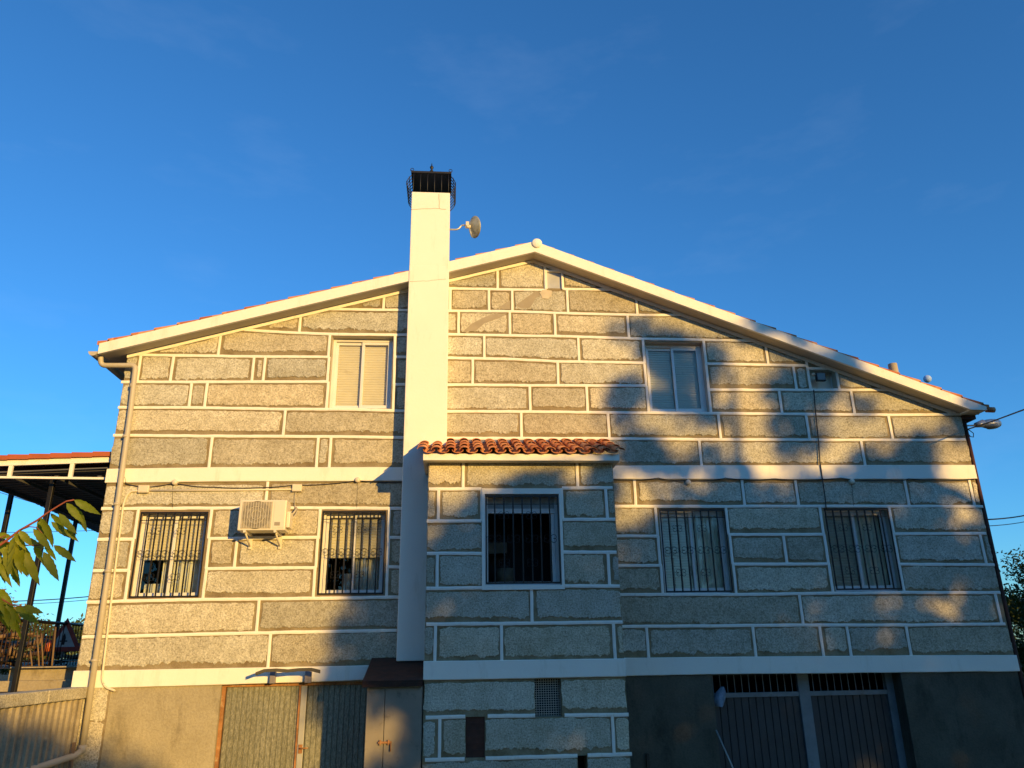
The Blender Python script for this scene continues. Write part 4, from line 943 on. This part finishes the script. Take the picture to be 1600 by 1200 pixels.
# ------------------------------------------------------------------ street lamp and overhead cables on the right
la = empty('street_lamp', (XR, .3, W(1508,664,-.3).z), 'grey street lamp head on a short arm at the right corner of the house', 'street lamp')
p = W(1529, 664, -.3); q = W(1549, 661.5, -.3)
mb = MB(); mb.tube([(XR, .3, p.z-.02), (p.x-.02, .3, p.z-.01)], .016, 8); mb.build('arm', MT['lampgrey'], la)
mb = MB(); mb.tube([(p.x-.06, .3, p.z-.005), (p.x+.10, .3, p.z+.03)], .045, 12, True, .075)
mb.lathe((p.x+.08, .3, p.z+.012), Vector((1, 0, .06)), [(.001, -.03), (.06, 0), (.085, .08), (.092, .18), (.085, .27), (.06, .33), (.001, .355)], 18); mb.build('lamp_head', MT['lampgrey'], la)
mb = MB(); mb.lathe((p.x+.26, .3, p.z-.005), (0, 0, -1), [(.12, 0), (.115, .03), (.09, .055), (.001, .07)], 18); o = mb.build('lamp_glass', MT['lampglass'], la)
def air(a, b, ya, yb, sagm=.15, r=.012):
    A, B = W(*a, -ya), W(*b, -yb); return [A.lerp(B, i/14)-Vector((0, 0, sagm*4*(i/14)*(1-i/14))) for i in range(15)]
G = 'overhead cables beside the house'
def wallend(p): return [Vector((XR+.002, p[0].y, p[0].z))]+p
A = W(1508,672,0); cbl('overhead_cable', [A, W(1546,660,1.2), W(1600,640,2.8), W(1700,602,5.0)], .011, MT['cable'], 'overhead cable rising to the right behind the street lamp head', 'cable', G)
cbl('cable_loop', [W(1509,672,-.1), W(1516,682,-.15), W(1521,683,-.15), W(1521,677,-.15), W(1513,671,-.1)], .008, MT['cable'], 'small cable loop hanging under the street lamp', 'cable', None)
cbl('overhead_cable', wallend(air((1538,812),(1680,776),2,9)), .014, MT['cable'], 'thicker upper cable of the pair leaving the right wall at window height', 'cable', G)
cbl('overhead_cable', wallend(air((1540,822),(1680,785),2,9)), .008, MT['cable'], 'thinner lower cable of the pair leaving the right wall at window height', 'cable', G)
cbl('overhead_cable', air((-80,938),(150,931),25,22,.12), .02, MT['cable'], 'upper thick cable crossing low on the left behind the posts', 'cable', G)
cbl('overhead_cable', air((-80,943),(150,936),25,22,.12), .012, MT['cable'], 'lower thin cable crossing low on the left behind the posts', 'cable', G)
cbl('overhead_cable', air((-80,744),(180,822),20,24,.05), .012, MT['cable'], 'cable slanting down under the carport roof on the left', 'cable', G)
cbl('overhead_cable', air((-80,832),(170,828),30,30,.05), .014, MT['cable'], 'nearly level cable behind the leafy branch on the left', 'cable', G)
# ------------------------------------------------------------------ carport on the left
cp = empty('carport', (-6.8, 2.5, CZ-.1), 'open carport roof with white truss edge and black posts left of the house', 'carport')
yn, yf = .2, 6.6; cl = -8.05; cr = XL-.02; zu = 2.86+CZ
def cwx(y): return -7.75-.11*(y)           # outer edge drifts outwards
mb = MB()
n = 34
for i in range(n):                          # corrugated deck: ribs run along the slope from the house outwards
    y0_, y1_ = yn+(yf-yn)*i/n, yn+(yf-yn)*(i+1)/n; ym = (y0_*.35+y1_*.65)
    for (a, b, dz) in ((y0_, ym, 0), (ym, y1_, .03)):
        mb.hexa([(cwx(a), a, zu+dz), (cr, a, zu+.10+dz), (cr, b, zu+.10+dz), (cwx(b), b, zu+dz)], [(cwx(a), a, zu+dz+.02), (cr, a, zu+.12+dz), (cr, b, zu+.12+dz), (cwx(b), b, zu+dz+.02)])
mb.build('roof_sheet', MT['sheetroof'], cp)
mb = MB()
for k in range(4): x = cr-.25-k*.68; mb.box(x-.03, x+.03, yn+.1, yf-.1, zu-.06, zu-.005)
mb.build('purlins', MT['sheetroof'], cp)
zr1 = W(100, 708, -yn).z
mb = MB(); zt0 = W(90, 724, -yn).z; zb0 = W(90, 748, -yn).z
def sl(x0, z0, x1, z1, hh, y0, y1, mb):
    mb.hexa([(x0,y0,z0-hh/2),(x1,y0,z1-hh/2),(x1,y1,z1-hh/2),(x0,y1,z0-hh/2)], [(x0,y0,z0+hh/2),(x1,y0,z1+hh/2),(x1,y1,z1+hh/2),(x0,y1,z0+hh/2)])
zL, zR = W(0,725,-yn).z, W(173,719,-yn).z; zl2, zr2 = W(0,746.5,-yn).z, W(167,748.5,-yn).z
xl_, xr_ = WX(0,730,-yn), WX(173,730,-yn); sA = (zR-zL)/(xr_-xl_); sB = (zr2-zl2)/(xr_-xl_); xo = cwx(yn)-.1
sl(xo, zL+sA*(xo-xl_), cr, zR, .085, yn-.05, yn, mb); mb.build('truss_chord', MT['white'], cp); mb = MB(); sl(xo, zl2+sB*(xo-xl_), cr, zr2, .035, yn-.05, yn, mb)
mb.build('truss_chord', MT['white'], cp)
for px in (18, 113): X = WX(px, 735, -yn); mb = MB(); mb.box(X-.03, X+.03, yn-.045, yn-.005, zb0, zt0); mb.build('truss_strut', MT['white'], cp)
mb = MB(); nseg = 7
for i in range(nseg):
    x0_, x1_ = xo+(cr-xo)*i/nseg, xo+(cr-xo)*(i+1)/nseg; zz = lambda x: zL+sA*(x-xl_)+.083
    mb.hexa([(x0_,yn-.1,zz(x0_)-.03),(x1_,yn-.1,zz(x1_)-.04),(x1_,yf,zz(x1_)-.04),(x0_,yf,zz(x0_)-.03)], [(x0_,yn-.1,zz(x0_)+.05),(x1_,yn-.1,zz(x1_)+.035),(x1_,yf,zz(x1_)+.035),(x0_,yf,zz(x0_)+.05)])
mb.build('red_roof_edge', MT['redroof'], cp)
for (X, Y) in ((-6.63, .5), (-8.0, 1.85), (-8.05, 4.5)):
    mb = MB(); mb.box(X-.035, X+.035, Y-.035, Y+.035, CZ-.5, zu-.0, .005); mb.build('post', MT['iron'], cp)
# ------------------------------------------------------------------ terrace, walls, fence on the left
TZ = CZ-.09
mb = MB(); Yt = 13.55
a = W(16,1040,DW-Yt); mb.box(a.x, XL-.02, 1.05, 1.30, CZ-.6, TZ, .01); b_ = W(5,1063,DW-Yt+.12); mb.box(b_.x-.1, XL-.03, .90, 1.05, CZ-.6, W(60,1063,DW-Yt+.12).z, .01)
o = mb.build('terrace_wall', MT['concrete']); tag(o, 'smooth lit concrete terrace wall with a ledge below the railing', 'wall')
rw = empty('retaining_wall', (-5.42, -2, ZG), 'ribbed concrete retaining wall with a flat stone coping left of the house', 'wall')
mb = MB(); x_ = -5.36; pr = .17; V0 = []
y_ = -.06
while y_ > -6.0:
    mb.hexa([(x_-.14, y_, ZG-.2), (x_-.14, y_-pr, ZG-.2), (x_, y_-pr, ZG-.2), (x_, y_, ZG-.2)], [(x_-.14, y_, CZ-.53), (x_-.14, y_-pr, CZ-.53), (x_, y_-pr, CZ-.53), (x_, y_, CZ-.53)])
    mb.hexa([(x_+.001, y_-.02, ZG-.2), (x_+.001, y_-pr*.55, ZG-.2), (x_+.035, y_-pr*.45, ZG-.2), (x_+.035, y_-.05, ZG-.2)], [(x_+.001, y_-.02, CZ-.532), (x_+.001, y_-pr*.55, CZ-.532), (x_+.035, y_-pr*.45, CZ-.532), (x_+.035, y_-.05, CZ-.532)])
    y_ -= pr
mb.build('ribbed_panel', MT['concrete'], rw)
mb = MB(); yy = -.04
for k in range(5): mb.box(x_-.20, x_+.07, yy, yy-1.18, CZ-.528, CZ-.375, .012); yy -= 1.19
mb.build('coping', MT['granite'], rw)
for ob in (rw.children):
    if ob.name.startswith('coping'):
        ca = ob.data.color_attributes.new('tone', 'FLOAT_COLOR', 'CORNER'); ca.data.foreach_set('color', [1.0, .97, .88, 1.0]*len(ca.data))
# raised ground behind the retaining wall
mb = MB(); mb.face([(-60, -30, CZ-.45), (x_-.13, -30, CZ-.45), (x_-.13, .9, CZ-.45), (-60, .9, CZ-.45)]); mb.face([(-60, .9, TZ-.02), (XL, .9, TZ-.02), (XL, 60, TZ-.02), (-60, 60, TZ-.02)])
o = mb.build('raised_ground', MT['soil'], None, False); tag(o, kind='structure')
# pipe and batten at the foot
cbl('drain_pipe', rounded([W(127,1172,.1), W(119,1180,.25), W(50,1202,1.2), W(-30,1225,2.2)], .1), .045, MT['pvc'], 'beige drain pipe lying from the foot of the downpipe along the ribbed wall', 'pipe', None, 12)
mb = MB(); p = W(116,1160,.35); mb.box(p.x-.02, p.x+.02, -.37, -.33, ZG, p.z, .003); tag(mb.build('wooden_stake', MT['wood']), 'pale wooden stake standing in front of the pipe bend at the lower left', 'stake')
# railing with vertical bars
rl = empty('railing', (-7.5, 3, TZ), 'dark iron railing with many thin upright bars on the left terrace', 'railing')
RA, RB = Vector((-7.62, .2, 0)), Vector((-7.42, 6.5, 0)); zt1 = CZ+.67
mb = MB(); mb.tube([(RA.x, RA.y, zt1), (RB.x, RB.y, zt1)], .028, 6); mb.tube([(RA.x, RA.y, TZ+.08), (RB.x, RB.y, TZ+.08)], .015, 6); mb.build('rail', MT['iron'], rl)
for i in range(56):
    p = RA.lerp(RB, i/55); mb = MB(); mb.tube([(p.x, p.y, TZ), (p.x, p.y, zt1-.02)], .009, 5); mb.build('bar', MT['rust_dark'], rl)
# warning sign leaning on the railing
sc_ = W(100, 999, DW-16.2)
sg = empty('warning_sign', sc_, 'faded triangular red and white warning sign behind the railing', 'sign')
def tri(mb, c, s_, y, th):
    mb.prism([(c.x-s_, c.z-s_*.62), (c.x+s_, c.z-s_*.62), (c.x, c.z+s_*1.11)], y, y+th)
mb = MB(); tri(mb, sc_, .36, sc_.y, .02); mb.build('red_border', MT['red'], sg)
mb = MB(); tri(mb, sc_, .225, sc_.y-.004, .003); mb.build('white_field', MT['signwhite'], sg)
mb = MB(); mb.prism([(sc_.x-.022, sc_.z-.10), (sc_.x+.022, sc_.z-.10), (sc_.x+.034, sc_.z+.03), (sc_.x, sc_.z+.12), (sc_.x-.034, sc_.z+.03)], sc_.y-.008, sc_.y-.0045)
for sx in (-1, 1): mb.box(sc_.x+sx*.05-.02, sc_.x+sx*.05+.02, sc_.y-.008, sc_.y-.0045, sc_.z-.045, sc_.z-.02)
mb.build('black_symbol', MT['black'], sg)
mb = MB(); mb.tube([(sc_.x, sc_.y+.04, TZ), (sc_.x, sc_.y+.04, sc_.z)], .02, 6); mb.build('leg', MT['steel'], sg)
# stakes and canes leaning inside the railing
G = 'garden stakes leaning at the railing'
STK = [((31,1040),(42,976),14.2,.022,'thick stake behind the railing, leftmost of the upright stakes'), ((50,1041),(47,1011),14.3,.012,'short thin stake between the thick stake and the canes'), ((61,1041),(58,986),14.4,.013,'tall cane just right of the woodpile beam'),
       ((67,1041),(65,990),14.5,.013,'slightly shorter cane beside the tall cane'), ((81,1041),(87,980),14.6,.016,'leaning stake just left of the warning sign'), ((27,1041),(32,1008),14.0,.022,'pale short stake at the left end of the railing')]
for (a, b, Y, r, lab) in STK:
    A = W(*a, DW-Y); A.z = TZ; cbl('garden_stake', [A, W(*b, DW-Y-.1)], r, MT['wood'], lab, 'stake', G, 7)
rr = random.Random(3); mb = MB()
for i in range(150):
    x = rr.uniform(-12.5, -8.4); y_ = rr.uniform(2.2, 7); z_ = TZ+rr.uniform(.02, .62)*(1-.0*abs(x+9)/4); L = rr.uniform(.3, 1.0); a = rr.uniform(0, math.pi); t_ = rr.uniform(-.25, .25)
    d = Vector((math.cos(a), math.sin(a), t_))*L/2; c = Vector((x, y_, z_)); mb.tube([c-d, c+d], rr.uniform(.015, .06), 6)
tag(mb.build('brushwood_pile', MT['wood']), 'brown heap of cut branches and poles behind the railing', 'woodpile', None, 'stuff')
mb = MB(); A, B = W(40,1008,DW-15.8), W(64,1001,DW-15.6); mb.tube([A, B], .05, 6); tag(mb.build('wooden_beam', MT['wood']), 'brown beam lying slanted on the woodpile behind the canes', 'beam')
mb = MB(); p = W(76,1011,DW-16); mb.lathe(p, (0, 0, 1), [(.001, -.08), (.06, -.08), (.065, .06), (.03, .08), (.001, .085)]); tag(mb.build('orange_canister', MT['orange']), 'small orange canister beside the warning sign', 'canister')
# ------------------------------------------------------------------ ground
mb = MB()
ys = [-400, -60, -12.5, -4, 600]; zs_ = [CZ-1.6, CZ-1.6, CZ-1.6, ZG, ZG]
for k in range(4): mb.face([(-400, ys[k], zs_[k]), (400, ys[k], zs_[k]), (400, ys[k+1], zs_[k+1]), (-400, ys[k+1], zs_[k+1])])
o = mb.build('ground', MT['grass'], None, False); tag(o, kind='structure')
# things by the right garage door
mb = MB(); A, B = W(1119,1141,.05), W(1147,1204,.5); mb.tube([A, B+(B-A)*.25], .012, 8); tag(mb.build('pale_stick', MT['steel_light']), 'thin pale stick leaning against the left jamb of the blue grey garage door', 'stick')
mb = MB(); rows_ = []
for (px, py, wd_) in ((1129,1073,.02), (1127,1082,.075), (1125,1092,.085), (1123,1103,.075), (1127,1104.5,.02)):
    c = W(px, py, -.12); rows_.append([mb.bm.verts.new((c.x+wd_*math.cos(a)*(1+.25*math.sin(3*a)), c.y+.05*math.sin(a), c.z)) for a in [2*math.pi*k/14 for k in range(14)]])
for r0, r1 in zip(rows_, rows_[1:]):
    for k in range(14): mb.bm.faces.new((r0[k], r0[(k+1) % 14], r1[(k+1) % 14], r1[k])).smooth = True
tag(mb.build('hanging_cloth', MT['cloth']), 'blue grey cloth hanging from the transom at the left of the right garage door', 'cloth')
mb = MB(); p = W(1013,1195,.04); mb.box(p.x-.02, p.x+.02, -.05, -.005, ZG, W(1013,1177,.04).z); tag(mb.build('dark_batten', MT['black']), 'dark batten against the wall between the bay and the right garage door', 'batten')
# ------------------------------------------------------------------ moon
md = ray(1449, 592).normalized(); mp = Vector((0, -DW, CZ))+md*900
mb = MB(); bmesh.ops.create_uvsphere(mb.bm, u_segments=40, v_segments=24, radius=900*5.2/F); o = mb.build('moon', MT['moon']); o.location = mp
for f_ in o.data.polygons: f_.use_smooth = True
tag(o, 'pale daytime moon just above the right roof slope', 'moon')
# ------------------------------------------------------------------ foliage
rng = np.random.default_rng(5)
def leaf_cloud(centres, per, rad, size, flat=.8, rg=rng):
    """many small kite-shaped leaves scattered round clump centres"""
    c = np.repeat(np.asarray(centres), per, axis=0); n = len(c)
    c = c+rg.normal(size=(n, 3))*rad*np.array([1, 1, .8])
    a = rg.normal(size=(n, 3)); a /= np.linalg.norm(a, axis=1)[:, None]; b = rg.normal(size=(n, 3)); b -= (b*a).sum(1)[:, None]*a; b /= np.linalg.norm(b, axis=1)[:, None]
    s = size*rg.uniform(.6, 1.25, size=(n, 1)); up = np.cross(a, b)*.12*s
    V = np.stack([c-a*s, c+b*s*.42+up, c+a*s, c-b*s*.42+up], axis=1).reshape(-1, 3); Fc = np.arange(4*n).reshape(n, 4); return V, Fc
def trunk_mesh(mb, base, top, r0, r1, limbs, rr):
    base, top = Vector(base), Vector(top); pts = [base.lerp(top, i/6)+Vector((rr.uniform(-.12, .12), rr.uniform(-.12, .12), 0))*(i > 0) for i in range(7)]
    mb.tube(pts, r0, 10, True, r1)
    for t in limbs:
        i = rr.randrange(2, 6); a = pts[i]; t = Vector(t); mid = a.lerp(t, .5)+Vector((rr.uniform(-.3, .3), rr.uniform(-.3, .3), rr.uniform(.0, .5)))
        mb.tube([a, a.lerp(mid, .5), mid, mid.lerp(t, .5), t], r0*.42, 6, True, .02)
# --- tall trees standing behind the viewer towards the sun: their shade lies on the right half of the wall
gx = list(range(480, 1601, 80)); gy = [440, 500, 560, 620, 680, 740, 800, 860, 920, 980, 1040, 1100, 1160, 1240]
GRID = ["000000024565335", "000000145566335", "000000244655225", "000000355666545", "000000455665645", "000001476778714", "000357569999966",
        "005999999999988", "038999999999888", "079999999998888", "089999999999999", "089999999999999", "089999999999999", "089999999999999"]
def gval(px, py):
    fx = min(max((px-480)/80, 0), 13.999); i = int(fx); fx -= i
    j = 0
    while j < 12 and py > gy[j+1]: j += 1
    fy = min(max((py-gy[j])/(gy[j+1]-gy[j]), 0), 1)
    g = lambda a, b: float(GRID[a][b]); return ((g(j,i)*(1-fx)+g(j,i+1)*fx)*(1-fy)+(g(j+1,i)*(1-fx)+g(j+1,i+1)*fx)*fy)/9
def proj(p):
    d = Vector(p)-Vector((0, -DW, CZ)); z = d.dot(_f); return 800+F*d.dot(CR)/z, 600-F*d.dot(CU)/z
GAPS = [(1180,738,42,34),(1165,665,38,50),(1165,590,34,44),(1060,690,30,22),(1310,668,32,22),(1300,718,26,24),(1430,640,62,26),(1495,745,38,48),(1380,942,24,17),(1455,950,20,16),(1492,942,14,12),
    (1370,1000,20,13),(1165,768,16,22),(1025,772,18,26),(975,775,20,34),(985,815,20,12),(1400,800,18,13),(1500,812,14,18),(1500,1092,10,17),(1062,1140,9,28),(1390,1190,18,10),(752,945,13,10),(630,968,16,18),(620,1125,9,9),
    (1100,520,34,14),(1020,655,24,20),(1250,560,20,16),(1360,600,30,14),(1090,760,12,10),(1300,790,14,10),(560,1150,18,34),(1440,560,60,18),(1380,690,18,18)]
SD = Vector((SX, SY, SZ)); crowns = {0: [], 1: [], 2: []}; rr = random.Random(11)
for k in range(7600):
    X = rr.uniform(-3.2, 12.5); Z = rr.uniform(-.2, 8.2); px, py = proj((X, 0, Z))
    if px < 470 or (px < 1600 and py < 430): continue
    d = gval(min(px, 1600), py); nz = .5+.85*mnoise.noise(Vector((X*2.5, Z*1.6, 4.2)))
    if d < .06 or nz > (d*1.0 if d < .84 else 1.3): continue
    pd = 12 if d < .8 else 2
    if any(((px-a)/(rx+pd))**2+((py-b)/(ry+pd))**2 < 1 for a, b, rx, ry in GAPS): continue
    t = rr.uniform(21, 25); crowns[0 if X < 2.6 else (1 if X < 7 else 2)].append(Vector((X, 0, Z))+SD*t)
HI = [(rr.uniform(5.5, 13.5), rr.uniform(8.4, 14)-.0, rr.uniform(21, 25)) for _ in range(1500)]  # extra crown mass higher up, added to block sky light
HI = [(a, b, c) for a, b, c in HI if b < 14-.35*abs(a-9.5)**1.3 and mnoise.noise(Vector((a*.9, b*.9, 2))) < .25]
LBL = ['broad leafy tree behind the viewpoint shading the bay', 'tall leafy tree behind the viewpoint shading the middle right windows', 'tall leafy tree behind the viewpoint shading the right end of the wall']
GZ = CZ-1.6
for k in range(3):
    if not crowns[k]: continue
    cx_ = sum((p.x for p in crowns[k]))/len(crowns[k]); cy_ = sum((p.y for p in crowns[k]))/len(crowns[k]); ct = max(p.z for p in crowns[k])
    tr = empty('tree', (cx_, cy_, GZ), LBL[k], 'tree', 'trees opposite the house')
    mb = MB(); trunk_mesh(mb, (cx_, cy_, GZ), (cx_, cy_, ct-1), .32, .05, rr.sample(crowns[k], 14), rr); mb.build('trunk', MT['bark'], tr)
    V, Fc = leaf_cloud(crowns[k]+[Vector((xx, 0, zz))+SD*tt for xx, zz, tt in HI if (0 if xx < 2.6 else (1 if xx < 7 else 2)) == k], 28, .14, .105); link('crown', arrmesh('crown', V, Fc), MT['leaf_dark'], tr)
# --- unseen trees added to dim the sky light, clear of the sun's path
rb = random.Random(5)
for (tx, ty, th, tr_) in ((9, -40, 13, 3.6), (2, -38, 15, 4.2), (-6, -36, 13.5, 4.2), (-14, -35, 14.5, 4.4), (-22, -31, 13, 4.3), (-29, -24, 13, 4.4), (-33, -14, 12, 4.4), (41, -38, 14, 4.6), (43, -28, 13, 4.4), (38, -18, 12, 4.0), (-35, -4, 11, 4.0)):
    cs = []
    while len(cs) < 170:
        v = Vector((rb.gauss(0, 1), rb.gauss(0, 1), rb.gauss(0, 1))).normalized()*rb.uniform(.25, 1)**.5
        p = Vector((tx+v.x*tr_, ty+v.y*tr_*.8, GZ+th*.56+v.z*th*.45))
        if mnoise.noise(p*.45) < .22: cs.append(p)
    tr = empty('tree', (tx, ty, GZ), 'unseen leafy tree added far behind the viewpoint to dim the sky light', 'tree', 'trees opposite the house')
    mb = MB(); trunk_mesh(mb, (tx, ty, GZ-.1), (tx, ty, GZ+th*.8), .35, .06, rb.sample(cs, 10), rb); mb.build('trunk', MT['bark'], tr)
    V, Fc = leaf_cloud(cs, 34, .55, .30, rg=np.random.default_rng(int(tx)+99)); link('crown', arrmesh('crown', V, Fc), MT['leaf_dark'], tr)
# low shrub shading the lower left corner
sh = []
for k in range(900):
    px, py = rr.uniform(-60, 240), rr.uniform(1080, 1260)
    lim = 1150 if px < 90 else 1192
    if px > 90 and px < 140: lim = 1165
    if py < lim+10*math.sin(px*.07) or mnoise.noise(Vector((px*.03, py*.03, 9))) > .22: continue
    p = W(px, py, .0 if px > 125 else 1.0); sh.append(p+SD*rr.uniform(22, 25))
if sh:
    c_ = sum(sh, Vector())/len(sh); tr = empty('shrub', (c_.x, c_.y, GZ), 'low leafy shrub behind the viewpoint shading the foot of the downpipe', 'shrub')
    mb = MB(); trunk_mesh(mb, (c_.x, c_.y, GZ-.1), (c_.x, c_.y, c_.z), .06, .02, rr.sample(sh, 6), rr); mb.build('stem', MT['bark'], tr)
    V, Fc = leaf_cloud(sh, 10, .15, .08); link('foliage', arrmesh('foliage', V, Fc), MT['leaf_dark'], tr)
# --- dark evergreen at the right edge
cs = []
for k in range(900):
    u = rr.random(); x = 10.75+rr.random()**.8*2.6; zt_ = CZ+1.35+.35*math.sin(x*5)+.3*mnoise.noise(Vector((x*3, 1, 1))); z = rr.uniform(ZG, zt_); 
    inset = .25*mnoise.noise(Vector((z*2.2, 5, 1)))+.15*max(0, z-CZ-.9)
    if x < 10.68+inset+.12: continue
    cs.append((x-.12, 2.0+rr.uniform(-.7, .9), z))
tr = empty('evergreen_tree', (11.7, 2.1, ZG), 'dark dense evergreen tree at the right edge beside the house corner', 'tree')
mb = MB(); trunk_mesh(mb, (11.8, 2.2, ZG), (11.8, 2.2, CZ+1), .14, .04, [Vector(c) for c in rr.sample(cs, 10)], rr); mb.build('trunk', MT['bark'], tr)
V, Fc = leaf_cloud(cs, 60, .13, .045); link('crown', arrmesh('crown', V, Fc), MT['leaf_dark'], tr)
# --- far wood on the horizon, left
cs = []
for k in range(420):
    px = rr.uniform(-400, 190); Y = rr.uniform(70, 95); b0_ = 977 - 12*max(0, math.sin(px*.045+1.0))-4*math.sin(px*.21)
    p = W(px, rr.uniform(b0_, 1040), DW-Y); cs.append(p)
for k in range(500):
    px = rr.uniform(1500, 2300); p = W(px, rr.uniform(935+8*math.sin(px*.06), 1030), DW-90); cs.append(p)
V, Fc = leaf_cloud(cs, 60, .55, .28); o = link('far_wood', arrmesh('far_wood', V, Fc), MT['leaf_far']); tag(o, 'low line of far green trees on the horizon', 'wood', None, 'stuff')
# --- pinkish brown shrub behind the railing, left edge
cs = [];
for k in range(150):
    px, py = rr.uniform(-70, 26), rr.uniform(925, 985)
    if py < 925+max(0, px)*1.35: continue
    cs.append(W(px, py, DW-rr.uniform(17.5, 18.5)))
tr = empty('reddish_shrub', (-11, 5.5, TZ), 'reddish brown shrub showing behind the branch at the left edge', 'shrub')
c_ = sum(cs, Vector())/len(cs); mb = MB(); trunk_mesh(mb, (c_.x, c_.y, TZ), (c_.x, c_.y, c_.z+.3), .05, .015, rr.sample(cs, 9), rr); mb.build('stem', MT['bark'], tr)
V, Fc = leaf_cloud(cs, 26, .10, .05); link('foliage', arrmesh('foliage', V, Fc), MT['leaf_pink'], tr)
# --- leafy branch of a fruit tree reaching in from the left
ft = empty('fruit_tree', (-3.4, -8.6, GZ), 'fruit tree branch with long pointed green leaves reaching in from the left', 'tree')
mb = MB(); P0 = W(-60, 900, DW-3.8)
mb.tube([(-3.4, -8.6, GZ-.05), (-3.38, -8.62, GZ+.6), (-3.2, -8.6, GZ+1.1), (-2.8, -8.66, CZ+.05), tuple(P0)], .055, 10, True, .014); mb.build('trunk', MT['bark'], ft)
def brp(px, py, dy=0): return W(px, py, DW-3.8-dy)
mb = MB()
mb.tube([P0, brp(-20,866), brp(8,846), brp(30,829), brp(58,813), brp(73,802), brp(92,790), brp(104,783), brp(116,781)], .0072, 7, True, .003)
mb.tube([brp(8,846), brp(30,852,.02), brp(52,852,.02), brp(72,851,.04)], .004, 6, True, .002)
mb.tube([brp(30,829), brp(46,823,-.02), brp(58,824,-.03), brp(70,838,-.05)], .003, 6, True, .0015)
mb.tube([brp(-20,866), brp(-4,842,.03), brp(10,836,.05)], .005, 6, True, .002)
mb.tube([P0, brp(-30,900), brp(-8,930,-.04), brp(18,945,-.05), brp(38,948,-.05)], .006, 6, True, .002); mb.build('branch', MT['twig'], ft)
LV = [((116,781),(157,804),13),((104,786),(131,818),12),((113,790),(136,832),13),((122,800),(135,831),9),((92,802),(121,835),12),((79,802),(102,830),11),((80,815),(114,842),11),((100,826),(123,847),8),
      ((58,817),(82,848),13),((52,826),(80,861),12),((41,840),(70,858),11),((54,852),(66,878),10),((84,852),(119,878),12),((70,852),(88,876),9),((37,862),(62,915),15),((68,862),(92,908),14),((30,858),(45,900),11),
      ((20,840),(26,884),10),((8,857),(14,900),14),((14,868),(28,902),13),((24,866),(34,898),10),((2,846),(12,872),13),((0,868),(8,912),14),((16,886),(31,917),12),((9,885),(10,908),8),((-4,835),(20,840),10),((34,884),(43,902),8),
      ((36,947),(68,958),12),((24,948),(62,975),14),((13,958),(33,1000),13),((-6,945),(16,984),13),((4,950),(20,972),11),((-12,930),(2,962),12),((-20,870),(-2,915),14),((-40,890),(-15,940),14),((-30,850),(-8,880),12),((62,870),(72,888),7)]
_ex = random.Random(77)
for k in range(40):
    a = _ex.choice([(-14,935),(4,944),(-4,920),(-10,900),(-10,862),(2,850),(8,846),(16,840),(24,834),(30,829),(20,850),(30,852),(40,852),(0,872),(-12,885),(-20,925),(-6,935),(8,942),(48,820),(62,810)]); a = (a[0]+_ex.uniform(-4, 4), a[1]+_ex.uniform(-2, 6))
    LV.append((a, (a[0]+_ex.uniform(-16, 26), a[1]+_ex.uniform(24, 48)), _ex.uniform(9, 14)))
V = []; Fc = []
lr = random.Random(21)
for (a, b, wpx) in LV:
    dy = lr.uniform(-.10, .12); A = brp(*a, dy); B = brp(*b, dy+lr.uniform(-.05, .05)); ax_ = B-A; L = ax_.length; ax_.normalize()
    side_ = ax_.cross(Vector((lr.uniform(-.55, .55), -1, lr.uniform(-.3, .5)))).normalized(); nrm = side_.cross(ax_).normalized(); hw = wpx/F*3.8*.50; base = len(V); n = 12
    for i in range(n+1):
        t = i/n; wv = hw*(math.sin(math.pi*min(1, t**.8))**.9)*(1-.25*t)*(1+.07*(-1)**i) if 0 < i < n else .0006
        sagv = -.10*L*math.sin(math.pi*t); c = A+ax_*L*t+nrm*sagv
        for sx in (-1, 0, 1): q = c+side_*wv*sx+nrm*(abs(sx)*wv*.35+.1*wv*math.sin(t*14+sx)); V.append(tuple(q))
    for i in range(n):
        for s_ in (0, 1): k = base+i*3+s_; Fc.append((k, k+1, k+4, k+3))
link('leaves', arrmesh('leaves', V, Fc), MT['leaf'], ft, True)
